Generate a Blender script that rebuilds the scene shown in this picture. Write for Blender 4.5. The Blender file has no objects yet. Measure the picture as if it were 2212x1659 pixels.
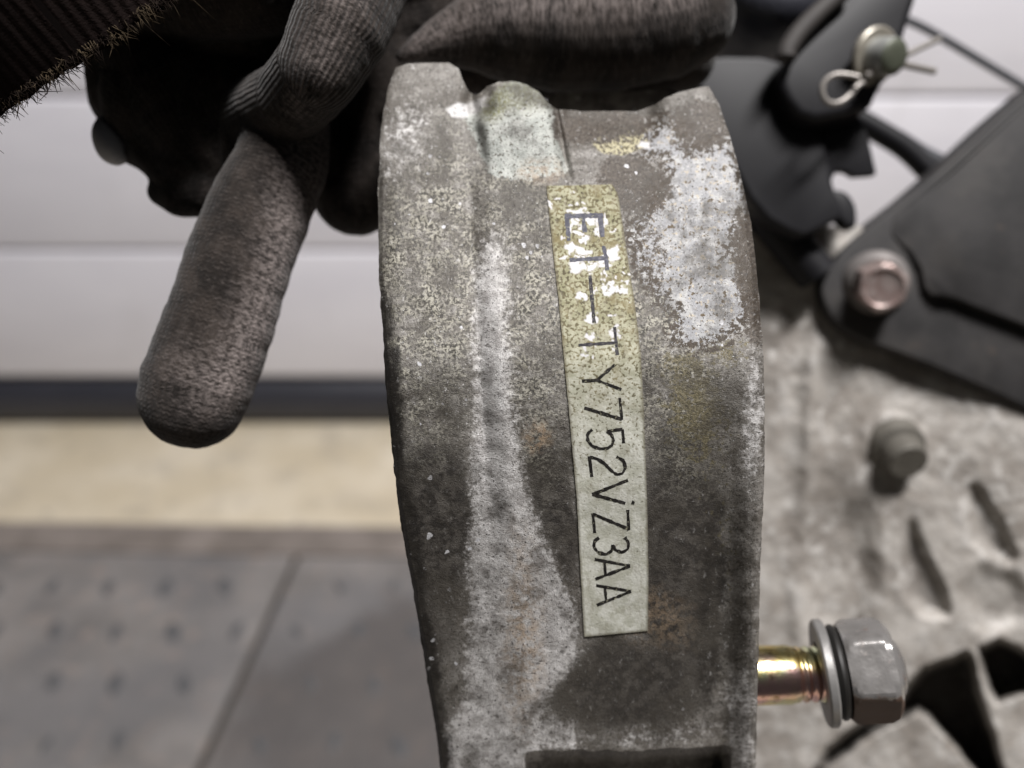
import bpy, bmesh, math, random
import numpy as np
from mathutils import Vector, Matrix

random.seed(7)
RNG = np.random.default_rng(11)
sc = bpy.context.scene
COL = sc.collection
R = math.radians

# ------------------------------------------------------------------ camera, world, lamp, exposure
FPX = 1703.0                     # focal length in 2212-wide picture units
PITCH, HCAM, DWALL = 30.0, 0.646, 1.0
cam_d = bpy.data.cameras.new('camera')
cam = bpy.data.objects.new('camera', cam_d); COL.objects.link(cam)
cam.location = (0, 0, HCAM)
cam.rotation_euler = (R(90 - PITCH), 0, 0)
cam_d.sensor_width = 36.0
cam_d.lens = 18.0 * FPX / 1106.0
cam_d.clip_start, cam_d.clip_end = 0.005, 50.0
cam_d.dof.use_dof = True
cam_d.dof.focus_distance = 0.1065
cam_d.dof.aperture_fstop = cam_d.lens / 2.6
sc.camera = cam

w = bpy.data.worlds.new('World'); sc.world = w; w.use_nodes = True
w.node_tree.nodes['Background'].inputs[0].default_value = (0.95, 0.97, 1.0, 1)
w.node_tree.nodes['Background'].inputs[1].default_value = 0.035

ld = bpy.data.lights.new('ceiling_lamp', 'AREA'); ld.shape = 'RECTANGLE'
ld.size, ld.size_y, ld.energy = 0.62, 0.16, 56.0
ld.color = (1.0, 0.975, 0.965)
lo = bpy.data.objects.new('ceiling_lamp', ld); COL.objects.link(lo)
lo.location = (0.42, -0.10, 2.1)
lo.rotation_euler = (Vector((0.0, 0.45, 0.35)) - Vector(lo.location)).to_track_quat('-Z', 'Y').to_euler()

sc.view_settings.view_transform = 'Standard'
sc.view_settings.look = 'None'
sc.view_settings.exposure = 0.0
sc.view_settings.gamma = 1.0

# ------------------------------------------------------------------ helpers: places
cp, sp = math.cos(R(PITCH)), math.sin(R(PITCH))
CR, CU, CB = np.array((1., 0, 0)), np.array((0, sp, cp)), np.array((0, -cp, sp))   # right, up, back (towards viewer)
C0 = np.array((0, 0, HCAM))

def P(x, y, d):
    """point seen at (x, y) of the 2212x1659 picture, d millimetres in front of the lens (arrays allowed)"""
    x, y, d = np.broadcast_arrays(np.asarray(x, float), np.asarray(y, float), np.asarray(d, float))
    D = d / 1000.0
    X = (x - 1106.0) / FPX * D; Y = (829.5 - y) / FPX * D
    return C0 + X[..., None] * CR + Y[..., None] * CU - D[..., None] * CB

def G(x, y, z=0.0):
    v = (x - 1106.0) / FPX * CR + (829.5 - y) / FPX * CU - CB
    t = (z - HCAM) / v[2]
    return C0 + v * t

# ------------------------------------------------------------------ helpers: noise and masks
_T = {}
def vnoise(x, y, seed):
    if seed not in _T: _T[seed] = np.random.default_rng(1000 + seed).random((256, 256))
    T = _T[seed]
    xi = np.floor(x).astype(int); yi = np.floor(y).astype(int)
    fx = x - xi; fy = y - yi
    fx = fx * fx * (3 - 2 * fx); fy = fy * fy * (3 - 2 * fy)
    a = T[yi % 256, xi % 256]; b = T[yi % 256, (xi + 1) % 256]
    c = T[(yi + 1) % 256, xi % 256]; d = T[(yi + 1) % 256, (xi + 1) % 256]
    return (a * (1 - fx) + b * fx) * (1 - fy) + (c * (1 - fx) + d * fx) * fy

def fbm(x, y, size, octs, seed):
    s, amp, tot = 0.0, 1.0, 0.0
    for o in range(octs):
        f = 2.0 ** o / size
        s = s + amp * vnoise(x * f + 17.3 * o, y * f + 9.1 * o, seed + o); tot += amp; amp *= 0.55
    return s / tot - 0.5

def sstep(a, b, v):
    t = np.clip((v - a) / (b - a), 0, 1)
    return t * t * (3 - 2 * t)

def blob(x, y, cx, cy, rx, ry, rot=0.0, soft=0.5):
    c, s = math.cos(R(rot)), math.sin(R(rot))
    u = ((x - cx) * c + (y - cy) * s) / rx; v = (-(x - cx) * s + (y - cy) * c) / ry
    return 1 - sstep(1 - soft, 1 + soft, np.sqrt(u * u + v * v))

def polydist(x, y, poly):
    """signed distance to a polygon, positive inside"""
    pts = np.asarray(poly, float); n = len(pts)
    best = np.full(x.shape, 1e18); inside = np.zeros(x.shape, bool)
    for i in range(n):
        ax, ay = pts[i]; bx, by = pts[(i + 1) % n]
        dx, dy = bx - ax, by - ay
        t = np.clip(((x - ax) * dx + (y - ay) * dy) / (dx * dx + dy * dy + 1e-12), 0, 1)
        best = np.minimum(best, (x - ax - t * dx) ** 2 + (y - ay - t * dy) ** 2)
        cond = ((ay > y) != (by > y)) & (x < (bx - ax) * (y - ay) / (by - ay + 1e-12) + ax)
        inside ^= cond
    return np.where(inside, 1, -1) * np.sqrt(best)

def smooth_poly(pts, n=2, closed=True):
    p = np.asarray(pts, float)
    for _ in range(n):
        if closed:
            q = np.roll(p, -1, 0)
            p = np.stack((0.75 * p + 0.25 * q, 0.25 * p + 0.75 * q), 1).reshape(-1, p.shape[1])
        else:
            a, b = p[:-1], p[1:]
            m = np.stack((0.75 * a + 0.25 * b, 0.25 * a + 0.75 * b), 1).reshape(-1, p.shape[1])
            p = np.vstack((p[:1], m, p[-1:]))
    return p

# ------------------------------------------------------------------ helpers: objects
def thing(name, label, cat, loc, group=None):
    o = bpy.data.objects.new(name, None); COL.objects.link(o)
    o.empty_display_size = 0.01
    o.location = Vector(loc); o['label'] = label; o['category'] = cat
    if group: o['group'] = group
    return o

def origin_of(o):
    v = Vector((0, 0, 0))
    while o is not None:
        v += o.location; o = o.parent
    return v

def place(name, me, mat, parent=None, smooth=True, angle=None):
    if parent is not None: me.transform(Matrix.Translation(-origin_of(parent)))
    if mat: me.materials.append(mat)
    if smooth: me.shade_smooth()
    if angle: me.set_sharp_from_angle(angle=R(angle))
    o = bpy.data.objects.new(name, me); COL.objects.link(o); o.parent = parent
    return o

def mesh(name, v, f):
    me = bpy.data.meshes.new(name)
    me.from_pydata([tuple(p) for p in v], [], [tuple(int(i) for i in q) for q in f]); me.update()
    return me

def quads_mesh(name, v, q):
    """fast mesh of quads from numpy arrays"""
    me = bpy.data.meshes.new(name); v = np.asarray(v, np.float32); q = np.asarray(q, np.int32)
    me.vertices.add(len(v)); me.vertices.foreach_set('co', v.ravel())
    me.loops.add(q.size); me.loops.foreach_set('vertex_index', q.ravel())
    me.polygons.add(len(q)); me.polygons.foreach_set('loop_start', np.arange(0, q.size, 4, dtype=np.int32))
    me.update(calc_edges=True); me.validate()
    return me

def sheet(name, V, thick, attrs=None, vec=None):
    """a surface of H x W points (x to the right, rows downward as seen by the viewer) given walls and a back thick metres deep"""
    H, W = V.shape[:2]
    idx = np.arange(H * W).reshape(H, W)
    q = np.stack((idx[:-1, :-1], idx[1:, :-1], idx[1:, 1:], idx[:-1, 1:]), -1).reshape(-1, 4)
    per = np.concatenate((idx[0, :-1], idx[:-1, -1], idx[-1, :0:-1], idx[:0:-1, 0]))     # clockwise as seen
    n = len(per); flat = V.reshape(-1, 3)
    a = flat[per]; b = a - CB * thick
    base = H * W
    i0 = base + np.arange(n); i1 = base + (np.arange(n) + 1) % n
    walls = np.stack((i0, i1, i1 + n, i0 + n), -1)
    # back: mirrored coarse grid of the same border
    vv = np.concatenate((flat, a, b))
    step = max(2, H // 40)
    rows = np.unique(np.r_[np.arange(0, H, step), H - 1]); cols = np.unique(np.r_[np.arange(0, W, step), W - 1])
    bk = (V[np.ix_(rows, cols)] - CB * thick)
    bi = np.arange(bk.shape[0] * bk.shape[1]).reshape(bk.shape[:2]) + len(vv)
    qb = np.stack((bi[:-1, :-1], bi[:-1, 1:], bi[1:, 1:], bi[1:, :-1]), -1).reshape(-1, 4)
    vv = np.concatenate((vv, bk.reshape(-1, 3)))
    me = quads_mesh(name, vv, np.concatenate((q, walls, qb)))
    sub = idx[np.ix_(rows, cols)].ravel()
    src = np.concatenate((np.arange(base), per, per, sub))
    for k, arr in (attrs or {}).items():
        at = me.attributes.new(k, 'FLOAT', 'POINT'); at.data.foreach_set('value', arr.reshape(-1)[src].astype(np.float32))
    for k, arr in (vec or {}).items():
        at = me.attributes.new(k, 'FLOAT_VECTOR', 'POINT'); at.data.foreach_set('vector', arr.reshape(-1, 3)[src].astype(np.float32).ravel())
    return me

def frame_of(axis, hint=None):
    a = np.asarray(axis, float); a = a / np.linalg.norm(a)
    h = np.asarray(hint if hint is not None else (CU if abs(a @ CU) < 0.9 else CR), float)
    u = h - a * (h @ a); u /= np.linalg.norm(u)
    return a, u, np.cross(a, u)

def revolve(name, org, axis, prof, nseg=64, rfun=None, hint=None, capped=True):
    """prof: (t, r) in metres along the axis; rfun(t, r, angles) -> radii"""
    a, u, v = frame_of(axis, hint)
    th = np.linspace(0, 2 * np.pi, nseg, endpoint=False)
    vs, fs = [], []
    for t, r in prof:
        rr = rfun(t, r, th) if rfun else np.full(nseg, r)
        vs.append(np.asarray(org) + a * t + rr[:, None] * (np.cos(th)[:, None] * u + np.sin(th)[:, None] * v))
    vs = np.concatenate(vs); m = len(prof)
    for i in range(m - 1):
        for j in range(nseg):
            k = (j + 1) % nseg
            fs.append((i * nseg + j, i * nseg + k, (i + 1) * nseg + k, (i + 1) * nseg + j))
    if capped:
        fs.append(tuple(range(nseg - 1, -1, -1))); fs.append(tuple(range((m - 1) * nseg, m * nseg)))
    return mesh(name, vs, fs)

def tube(pts, rad, nseg=16, name='tube'):
    pts = np.asarray(pts, float); n = len(pts)
    rad = np.broadcast_to(np.asarray(rad, float), (n,))
    tg = np.gradient(pts, axis=0); tg /= np.linalg.norm(tg, axis=1)[:, None]
    u = np.cross(tg[0], CB); u = u if np.linalg.norm(u) > 1e-3 else np.cross(tg[0], CU); u /= np.linalg.norm(u)
    th = np.linspace(0, 2 * np.pi, nseg, endpoint=False); vs = []
    for i in range(n):
        u = u - tg[i] * (u @ tg[i]); u /= np.linalg.norm(u); v = np.cross(tg[i], u)
        vs.append(pts[i] + rad[i] * (np.cos(th)[:, None] * u + np.sin(th)[:, None] * v))
    fs = [(i * nseg + j, i * nseg + (j + 1) % nseg, (i + 1) * nseg + (j + 1) % nseg, (i + 1) * nseg + j) for i in range(n - 1) for j in range(nseg)]
    fs.append(tuple(range(nseg - 1, -1, -1))); fs.append(tuple(range((n - 1) * nseg, n * nseg)))
    return np.concatenate(vs), fs

def tube_obj(name, pts, rad, mat, parent=None, nseg=16):
    return place(name, mesh(name, *tube(pts, rad, nseg)), mat, parent, True, 50)

def prism(name, poly, d, thick, mat, parent, bevel=1.0, seg=3, dfun=None):
    """plate with the outline poly (picture units at depth d), thick mm deep"""
    poly = np.asarray(poly, float)
    area = 0.5 * np.sum(poly[:, 0] * np.roll(poly[:, 1], -1) - np.roll(poly[:, 0], -1) * poly[:, 1])
    if area > 0: poly = poly[::-1]
    n = len(poly)
    dd = np.full(n, float(d)) if dfun is None else np.array([dfun(x, y) for x, y in poly])
    a = P(poly[:, 0], poly[:, 1], dd); b = a - CB * thick / 1000.0
    fs = [tuple(range(n)), tuple(range(2 * n - 1, n - 1, -1))]
    for i in range(n):
        j = (i + 1) % n; fs.append((i, n + i, n + j, j))
    me = mesh(name, np.concatenate((a, b)), fs)
    bm = bmesh.new(); bm.from_mesh(me)
    bmesh.ops.recalc_face_normals(bm, faces=bm.faces)
    if bevel:
        ed = [e for e in bm.edges if len(e.link_faces) == 2 and e.calc_face_angle() > R(35)]
        bmesh.ops.bevel(bm, geom=ed, offset=bevel / 1000.0, segments=seg, profile=0.5, affect='EDGES', clamp_overlap=True)
    bm.to_mesh(me); bm.free()
    return place(name, me, mat, parent, True, 40)

def box(name, lo_, hi_, mat, parent=None, bevel=0.0, seg=2):
    bm = bmesh.new(); bmesh.ops.create_cube(bm, size=1.0)
    for v in bm.verts:
        v.co = Vector([lo_[i] + (v.co[i] + 0.5) * (hi_[i] - lo_[i]) for i in range(3)])
    if bevel: bmesh.ops.bevel(bm, geom=bm.edges[:], offset=bevel, segments=seg, profile=0.5, affect='EDGES')
    me = bpy.data.meshes.new(name); bm.to_mesh(me); bm.free()
    return place(name, me, mat, parent, True, 40)

# ------------------------------------------------------------------ helpers: materials
class M:
    def __init__(s, name):
        s.m = bpy.data.materials.new(name); s.m.use_nodes = True; s.t = s.m.node_tree
        s.b = s.t.nodes['Principled BSDF']
    def put(s, sock, v):
        if isinstance(v, bpy.types.NodeSocket): s.t.links.new(v, sock)
        elif isinstance(v, (tuple, list)) and len(v) == 3 and sock.type == 'RGBA': sock.default_value = (*v, 1)
        else: sock.default_value = v
    def node(s, t, ins=None, **pr):
        n = s.t.nodes.new(t)
        for k, v in pr.items(): setattr(n, k, v)
        for k, v in (ins or {}).items(): s.put(n.inputs[k], v)
        return n
    def attr(s, name, vec=False):
        n = s.node('ShaderNodeAttribute', attribute_name=name); return n.outputs['Vector' if vec else 'Fac']
    def obj(s): return s.node('ShaderNodeTexCoord').outputs['Object']
    def noise(s, vec, scale, detail=4, rough=0.6, dist=0.0):
        return s.node('ShaderNodeTexNoise', {'Vector': vec, 'Scale': scale, 'Detail': detail, 'Roughness': rough, 'Distortion': dist}).outputs['Fac']
    def vor(s, vec, scale, feature='F1', rnd=1.0):
        return s.node('ShaderNodeTexVoronoi', {'Vector': vec, 'Scale': scale, 'Randomness': rnd}, feature=feature).outputs['Distance']
    def ss(s, x, a, b):
        return s.node('ShaderNodeMapRange', {'Value': x, 'From Min': a, 'From Max': b}, interpolation_type='SMOOTHSTEP').outputs['Result']
    def op(s, o, a, b=0.0, c=None):
        n = s.node('ShaderNodeMath', operation=o); s.put(n.inputs[0], a); s.put(n.inputs[1], b)
        if c is not None: s.put(n.inputs[2], c)
        return n.outputs[0]
    def mix(s, f, a, b, blend='MIX'):
        n = s.node('ShaderNodeMix', data_type='RGBA', blend_type=blend)
        s.put(n.inputs[0], f); s.put(n.inputs[6], a); s.put(n.inputs[7], b); return n.outputs[2]
    def scale_vec(s, vec, k):
        n = s.node('ShaderNodeVectorMath', operation='MULTIPLY'); s.put(n.inputs[0], vec); n.inputs[1].default_value = k; return n.outputs[0]
    def warp(s, vec, scale, amt):
        c = s.node('ShaderNodeTexNoise', {'Vector': vec, 'Scale': scale, 'Detail': 3}).outputs['Color']
        d = s.node('ShaderNodeVectorMath', operation='SUBTRACT'); s.put(d.inputs[0], c); d.inputs[1].default_value = (0.5, 0.5, 0.5)
        e = s.node('ShaderNodeVectorMath', operation='SCALE'); s.put(e.inputs[0], d.outputs[0]); e.inputs['Scale'].default_value = amt
        f = s.node('ShaderNodeVectorMath', operation='ADD'); s.put(f.inputs[0], vec); s.put(f.inputs[1], e.outputs[0]); return f.outputs[0]
    def done(s, col, rough=0.5, metal=0.0, bump=None, bd=0.0002, bs=1.0, spec=0.5, coat=0.0):
        s.put(s.b.inputs['Base Color'], col); s.put(s.b.inputs['Roughness'], rough); s.put(s.b.inputs['Metallic'], metal)
        s.put(s.b.inputs['Specular IOR Level'], spec)
        if coat: s.put(s.b.inputs['Coat Weight'], coat)
        if bump is not None:
            n = s.node('ShaderNodeBump', {'Height': bump, 'Distance': bd, 'Strength': bs}); s.put(s.b.inputs['Normal'], n.outputs[0])
        return s.m

# ================================================================== SETTING: floor, garage door
m = M('cream_concrete'); o = m.obj()
n1 = m.noise(o, 9, 5); n2 = m.noise(o, 40, 4)
c = m.mix(m.ss(n1, 0.35, 0.7), (0.55, 0.475, 0.35), (0.66, 0.59, 0.47))
c = m.mix(m.ss(n2, 0.58, 0.75), c, (0.33, 0.285, 0.22))
c = m.mix(m.op('MULTIPLY', m.ss(m.noise(o, 14, 5, .7), 0.50, 0.66), 0.5), c, (0.38, 0.335, 0.27))
CREAM = m.done(c, 0.75, 0, n2, 0.001)

m = M('white_door_paint'); o = m.obj()
n1 = m.noise(m.scale_vec(o, (1, 1, 4)), 3, 4)
c = m.mix(m.ss(n1, 0.3, 0.7), (0.73, 0.715, 0.765), (0.80, 0.785, 0.83))
c = m.mix(m.op('MULTIPLY', m.ss(m.noise(m.scale_vec(o, (1, 1, .5)), 7, 5, .7), 0.52, 0.72), 0.35), c, (0.56, 0.545, 0.55))
DOORW = m.done(c, 0.45, 0, m.noise(o, 120, 2), 0.0003, 0.4)
m = M('black_rubber'); o = m.obj()
n1 = m.noise(m.scale_vec(o, (1, 4, 4)), 8, 4)
RUBBER = m.done(m.mix(n1, (0.020, 0.021, 0.028), (0.040, 0.041, 0.052)), 0.42, 0, m.noise(o, 200, 3), 0.0004)
m = M('door_shadow_gap'); BACK = m.done((0.45, 0.43, 0.42), 0.7)

fl = box('concrete_floor', (-1.6, -0.6, -0.05), (1.6, DWALL + 0.10, 0.0), CREAM)
fl['kind'] = 'structure'

door = thing('garage_door', 'white sectional garage door with horizontal panels above a black rubber seal', 'garage door', (0, DWALL, 0))
seam0 = 0.078
for k in range(4):
    z0 = seam0 + 0.196 * k
    box('door_panel', (-1.5, DWALL, z0 + 0.0016), (1.5, DWALL + 0.03, z0 + 0.1944), DOORW, door, 0.006, 3)
box('door_backing', (-1.5, DWALL + 0.022, seam0 - 0.03), (1.5, DWALL + 0.026, seam0 + 0.80), BACK, door)
box('bottom_rail', (-1.5, DWALL + 0.012, seam0 - 0.018), (1.5, DWALL + 0.020, seam0 + 0.0015), BACK, door, 0.003)
pts = np.stack((np.linspace(-1.5, 1.5, 30), np.full(30, DWALL + 0.012), np.full(30, 0.037)), -1)
sl_v, sl_f = tube(pts, 0.036, 28); sl_v[:, 1] = DWALL + 0.012 + (sl_v[:, 1] - DWALL - 0.012) * 0.7
place('rubber_seal', mesh('rubber_seal', sl_v, sl_f), RUBBER, door, True, 50)

# steel floor plates
m = M('worn_steel_plate'); o = m.obj()
n1 = m.noise(o, 11, 5, 0.65); n2 = m.noise(o, 45, 4, 0.6); n3 = m.noise(o, 5.0, 3)
c = m.mix(m.ss(n1, 0.3, 0.7), (0.142, 0.133, 0.127), (0.232, 0.216, 0.207))
c = m.mix(m.ss(n2, 0.52, 0.72), c, (0.285, 0.235, 0.205))
c = m.mix(m.op('MULTIPLY', m.ss(n3, 0.45, 0.62), 0.6), c, (0.135, 0.133, 0.138))
dk = m.attr('dirt')
dd = m.op('MULTIPLY', m.ss(m.op('ADD', dk, m.op('MULTIPLY', m.op('SUBTRACT', n1, 0.5), 1.1)), 0.35, 0.75), 0.75)
c = m.mix(dd, c, (0.072, 0.064, 0.061))
PLATE = m.done(c, 0.55, 0.0, m.noise(o, 60, 5), 0.002)
m = M('polished_tread_steel'); o = m.obj()
TREAD = m.done(m.mix(m.noise(o, 90, 3), (0.062, 0.064, 0.068), (0.115, 0.115, 0.118)), 0.45, 0.0)
m = M('rusty_edge_steel'); o = m.obj()
n1 = m.noise(m.scale_vec(o, (1, 1, 1)), 14, 5)
c = m.mix(m.ss(n1, 0.35, 0.65), (0.150, 0.128, 0.112), (0.225, 0.195, 0.175))
EDGE = m.done(m.mix(m.ss(m.noise(o, 6, 3), 0.56, 0.66), c, (0.12, 0.085, 0.05)), 0.65, 0, n1, 0.002)

ZT = 0.008
e0, e1 = G(0, 1128, ZT), G(850, 1138, ZT)
edir = (e1 - e0) / np.linalg.norm(e1 - e0); nrm = np.array((-edir[1], edir[0], 0)) * -1   # towards the viewer
def EP(a, b, z): 
    q = e0 + edir * a + nrm * b; return np.array((q[0], q[1], z))

def slab(name, corners, z0, z1, mat, parent, nx=60, ny=60, dirt=None, wav=0.0):
    """plate over 4 corners (far-left, far-right, near-right, near-left)"""
    A, B, Cc, Dd = [np.asarray(q[:2], float) for q in corners]
    s = np.linspace(0, 1, nx)[None, :, None]; t = np.linspace(0, 1, ny)[:, None, None]
    xy = (A * (1 - s) + B * s) * (1 - t) + (Dd * (1 - s) + Cc * s) * t
    z = np.full(xy.shape[:2], z1) + wav * fbm(xy[..., 0], xy[..., 1], 0.12, 3, 40)
    V = np.concatenate((xy, z[..., None]), -1)
    idx = np.arange(nx * ny).reshape(ny, nx)
    q = np.stack((idx[:-1, :-1], idx[1:, :-1], idx[1:, 1:], idx[:-1, 1:]), -1).reshape(-1, 4)
    per = np.concatenate((idx[0, :-1], idx[:-1, -1], idx[-1, :0:-1], idx[:0:-1, 0])); n = len(per)
    flat = V.reshape(-1, 3); a = flat[per]; b = a.copy(); b[:, 2] = z0
    i0 = nx * ny + np.arange(n); i1 = nx * ny + (np.arange(n) + 1) % n
    me = quads_mesh(name, np.concatenate((flat, a, b)), np.concatenate((q, np.stack((i0, i1, i1 + n, i0 + n), -1))))
    if dirt is not None:
        dv = dirt(flat[:, 0], flat[:, 1]); at = me.attributes.new('dirt', 'FLOAT', 'POINT')
        at.data.foreach_set('value', np.concatenate((dv, dv[per], dv[per])).astype(np.float32))
    return place(name, me, mat, parent)

strip_w = np.linalg.norm(G(0, 1128, ZT) - G(0, 1180, ZT))
st = slab('steel_edge_strip', (EP(-1.2, 0, 0), EP(1.6, 0, 0), EP(1.6, strip_w, 0), EP(-1.2, strip_w, 0)), 0.0003, ZT, EDGE, None, 200, 8, None, 0.003)
st['label'] = 'narrow rusty steel edge strip lying between cream concrete and the tread plates'; st['category'] = 'edge strip'

ga, gb = G(650, 1182, ZT), G(432, 1659, ZT)
gd = (gb - ga) / np.linalg.norm(gb - ga)
near = ga + gd * 1.0
gapw = np.array((0.006, 0, 0))
def EPb(p):  # b coordinate of a floor point
    return (p - e0) @ nrm
fa = ga - gd * ((EPb(ga) - strip_w - 0.003) / (gd @ nrm))
dpx = G(800, 1500, ZT); dpx2 = G(760, 1230, ZT); dpx3 = G(690, 1360, ZT)
def dirtR(x, y):
    return 0.9 * np.exp(-(((x - dpx[0]) / 0.10) ** 2 + ((y - dpx[1]) / 0.09) ** 2)) + 0.42 + 0.25 * fbm(x, y, 0.1, 3, 60) - 0.45 * np.exp(-(((x - dpx3[0]) / 0.04) ** 2 + ((y - dpx3[1] - 0.04) / 0.08) ** 2))
def dirtL(x, y): return 0.12 + 0.5 * fbm(x, y, 0.15, 3, 61)
g1 = strip_w + 0.003
pl = thing('floor_plate', 'grey steel tread plate with raised lozenges, left of the dark floor gap', 'floor plate', EP(-0.4, 0.2, ZT), 'steel floor plates')
farL = EP(-1.1, g1, 0); 
slab('plate', (farL, fa - gapw * .6, near - gapw * .6, near - np.array((1.2, 0, 0))), 0.0003, ZT, PLATE, pl, 120, 80, dirtL, 0.002)
pr = thing('floor_plate', 'dirt-stained steel tread plate partly behind the casting, right of the dark floor gap', 'floor plate', EP(0.9, 0.2, ZT), 'steel floor plates')
slab('plate', (fa + gapw * .6, EP(1.5, g1, 0), near + np.array((1.2, 0, 0)), near + gapw * .6), 0.0003, ZT - 0.001, PLATE, pr, 120, 80, dirtR, 0.002)

m = M('gap_shade_black'); o = m.obj()
GAPM = m.done(m.mix(m.noise(o, 60, 4), (0.022, 0.018, 0.014), (0.05, 0.042, 0.034)), 0.8)
slab('gap_shade_strip', (fa - gapw * 1.6 , fa + gapw * 1.6, near + gapw * 1.6, near - gapw * 1.6), 0.0002, ZT * 0.45, GAPM, pl, 6, 60)  # added dark strip standing in for the shade of a deep gap
lz = bmesh.new()
ring = []
for k in range(12):
    a = 2 * math.pi * k / 12
    ring.append(lz.verts.new((0.013 * math.cos(a), 0.0062 * math.sin(a) * abs(math.sin(a)) ** 0.3, 0)))
top = [lz.verts.new((v.co.x * 0.62, v.co.y * 0.55, 0.0022)) for v in ring]
for k in range(12): lz.faces.new((ring[k], ring[(k + 1) % 12], top[(k + 1) % 12], top[k]))
lz.faces.new(top)
lzm = bpy.data.meshes.new('lozenge'); lz.to_mesh(lzm); lz.free(); lzm.materials.append(TREAD); lzm.shade_smooth()
r2 = G(265 * 0.4465, 918 + 780 * 0.4465, ZT)
sx, sy = 0.0635, 0.0655
for j in range(-1, 6):
    for i in range(-5, 9):
        q = np.array((r2[0] + (i + 0.5 * (j % 2)) * sx, r2[1] - j * sy, ZT))
        side = (q - ga)[0] * gd[1] - (q - ga)[1] * gd[0]
        b = EPb(q)
        if b < strip_w + 0.02 or q[0] < -0.62 or q[0] > 0.12: continue
        cross = (q[0] - (ga + gd * ((q[1] - ga[1]) / gd[1]))[0])
        if abs(cross) < 0.02: continue
        par = pl if cross < 0 else pr
        lo_ = bpy.data.objects.new('lozenge', lzm); COL.objects.link(lo_); lo_.parent = par
        q[2] = ZT - (0.0 if cross < 0 else 0.001) - 0.0004
        lo_.location = Vector(q) - par.location
        lo_.rotation_euler = (0, 0, R(118 if (i + j) % 2 else 96) + random.uniform(-.2, .2)); kk_ = random.uniform(0.85, 1.3); lo_.scale = (kk_, kk_, 1)
        lo_.location.x += random.uniform(-.003, .003); lo_.location.y += random.uniform(-.003, .003)

# ================================================================== THE CASTING
def interp(y, pts):
    p = np.asarray(pts, float); return np.interp(y, p[:, 1], p[:, 0])
LEFT = [(868, 118), (856, 143), (837, 195), (824, 266), (818, 373), (816, 498), (818, 590), (824, 681), (833, 826), (845, 951), (856, 1060), (868, 1142), (893, 1283), (918, 1433), (939, 1565), (951, 1659), (962, 1740)]
RIGHT = [(1490, 118), (1512, 160), (1528, 183), (1553, 224), (1578, 299), (1602, 386), (1622, 480), (1636, 598), (1646, 722), (1652, 847), (1651, 1013), (1648, 1109), (1644, 1192), (1640, 1316), (1638, 1441), (1635, 1545), (1632, 1659), (1629, 1740)]
TOP = [(856, 146), (880, 138), (922, 135), (972, 136), (997, 149), (1013, 178), (1026, 199), (1038, 206), (1050, 200), (1063, 186), (1088, 177), (1117, 175), (1146, 182), (1171, 199), (1185, 224), (1200, 236), (1254, 240), (1358, 240), (1395, 228), (1428, 210), (1461, 198), (1503, 190), (1528, 186)]

_ug = np.linspace(-0.1, 1.1, 1201)
def _smooth_prof(us_, zs_, sig=14):
    f = np.interp(_ug, us_, zs_); kx = np.arange(-60, 61); kk = np.exp(-0.5 * (kx / sig) ** 2); kk /= kk.sum()
    g = np.convolve(np.pad(f, 60, mode='edge'), kk, mode='valid')
    e = np.minimum(_ug, 1 - _ug); b = np.clip(e / 0.03, 0, 1)
    return f * (1 - b) + g * b
PR1 = _smooth_prof([0, .012, .04, .10, .20, .232, .25, .275, .305, .35, .45, .70, .78, .86, .95, .985, 1], [-2.6, -1.2, -.4, -.1, 0, -.3, -.8, .35, 1.2, 1.2, 1.0, .9, .3, -.2, -.3, -.8, -2.4], 8)
PR2 = _smooth_prof([0, .012, .05, .15, .22, .30, .40, .50, .70, .78, .83, .87, .91, .945, .975, .99, 1], [-2.6, -1.2, -.4, -.3, .3, 1.3, 1.0, .4, .2, -.2, -1.2, -3.4, -3.8, -2.0, -.7, -.9, -2.0], 15)
def DEP(x, y):
    """depth in mm of the casting's front face at picture position x, y"""
    x, y = np.broadcast_arrays(np.asarray(x, float), np.asarray(y, float))
    tu, td = np.clip(800 - y, 0, None) / 400, np.clip(y - 800, 0, None) / 860
    v = -18 * tu ** 2 / (tu + 0.5) - 25 * td ** 2 / (td + 0.5)
    xl, xr = interp(y, LEFT), interp(y, RIGHT)
    u = (x - xl) / (xr - xl)
    uw = u + 0.012 * fbm(x, y, 70, 3, 8)
    p1 = np.interp(uw, _ug, PR1); p2 = np.interp(uw, _ug, PR2)
    wv = sstep(850, 1250, y)
    prof = p1 * (1 - wv) + p2 * wv
    top = sstep(420, 330, y)
    prof = prof * (1 - 0.75 * top)
    bw = 0.5 * (1 - np.tanh((np.abs(x - (1100 + 0.18 * (y - 180))) - 80) / 8))
    boss = 4.0 * bw * sstep(420, 250, y) * (1 - 0.25 * ((x - 1110) / 90) ** 2) - 2.2 * sstep(235, 175, y) * bw
    trough = -2.6 * sstep(1190, 1235, x) * sstep(1450, 1390, x) * sstep(330, 240, y)
    nick = -1.6 * np.exp(-((x - (1203 + 0.2 * (y - 250))) / 7) ** 2) * sstep(420, 340, y) - 2.2 * blob(x, y, 1036, 215, 26, 34, 0, .6)
    lug = 1.6 * sstep(1020, 985, x) * sstep(300, 200, y)
    yl = 1636 - (x - 1140) * 0.035 + 16 * fbm(x, y * 0, 60, 4, 9)
    ledge = -14 * sstep(-10, 14, y - yl) * sstep(1130, 1158, x) * sstep(1580, 1552, x)
    lip = 0.25 * np.exp(-((y - yl + 10) / 14) ** 2) * sstep(1120, 1150, x) * sstep(1580, 1556, x)
    rough = 0.55 * fbm(x, y, 150, 3, 1) + 0.22 * fbm(x, y, 30, 4, 5)
    return 105.0 - (v + prof + boss + trough + nick + lug + ledge + lip + rough)

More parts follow.
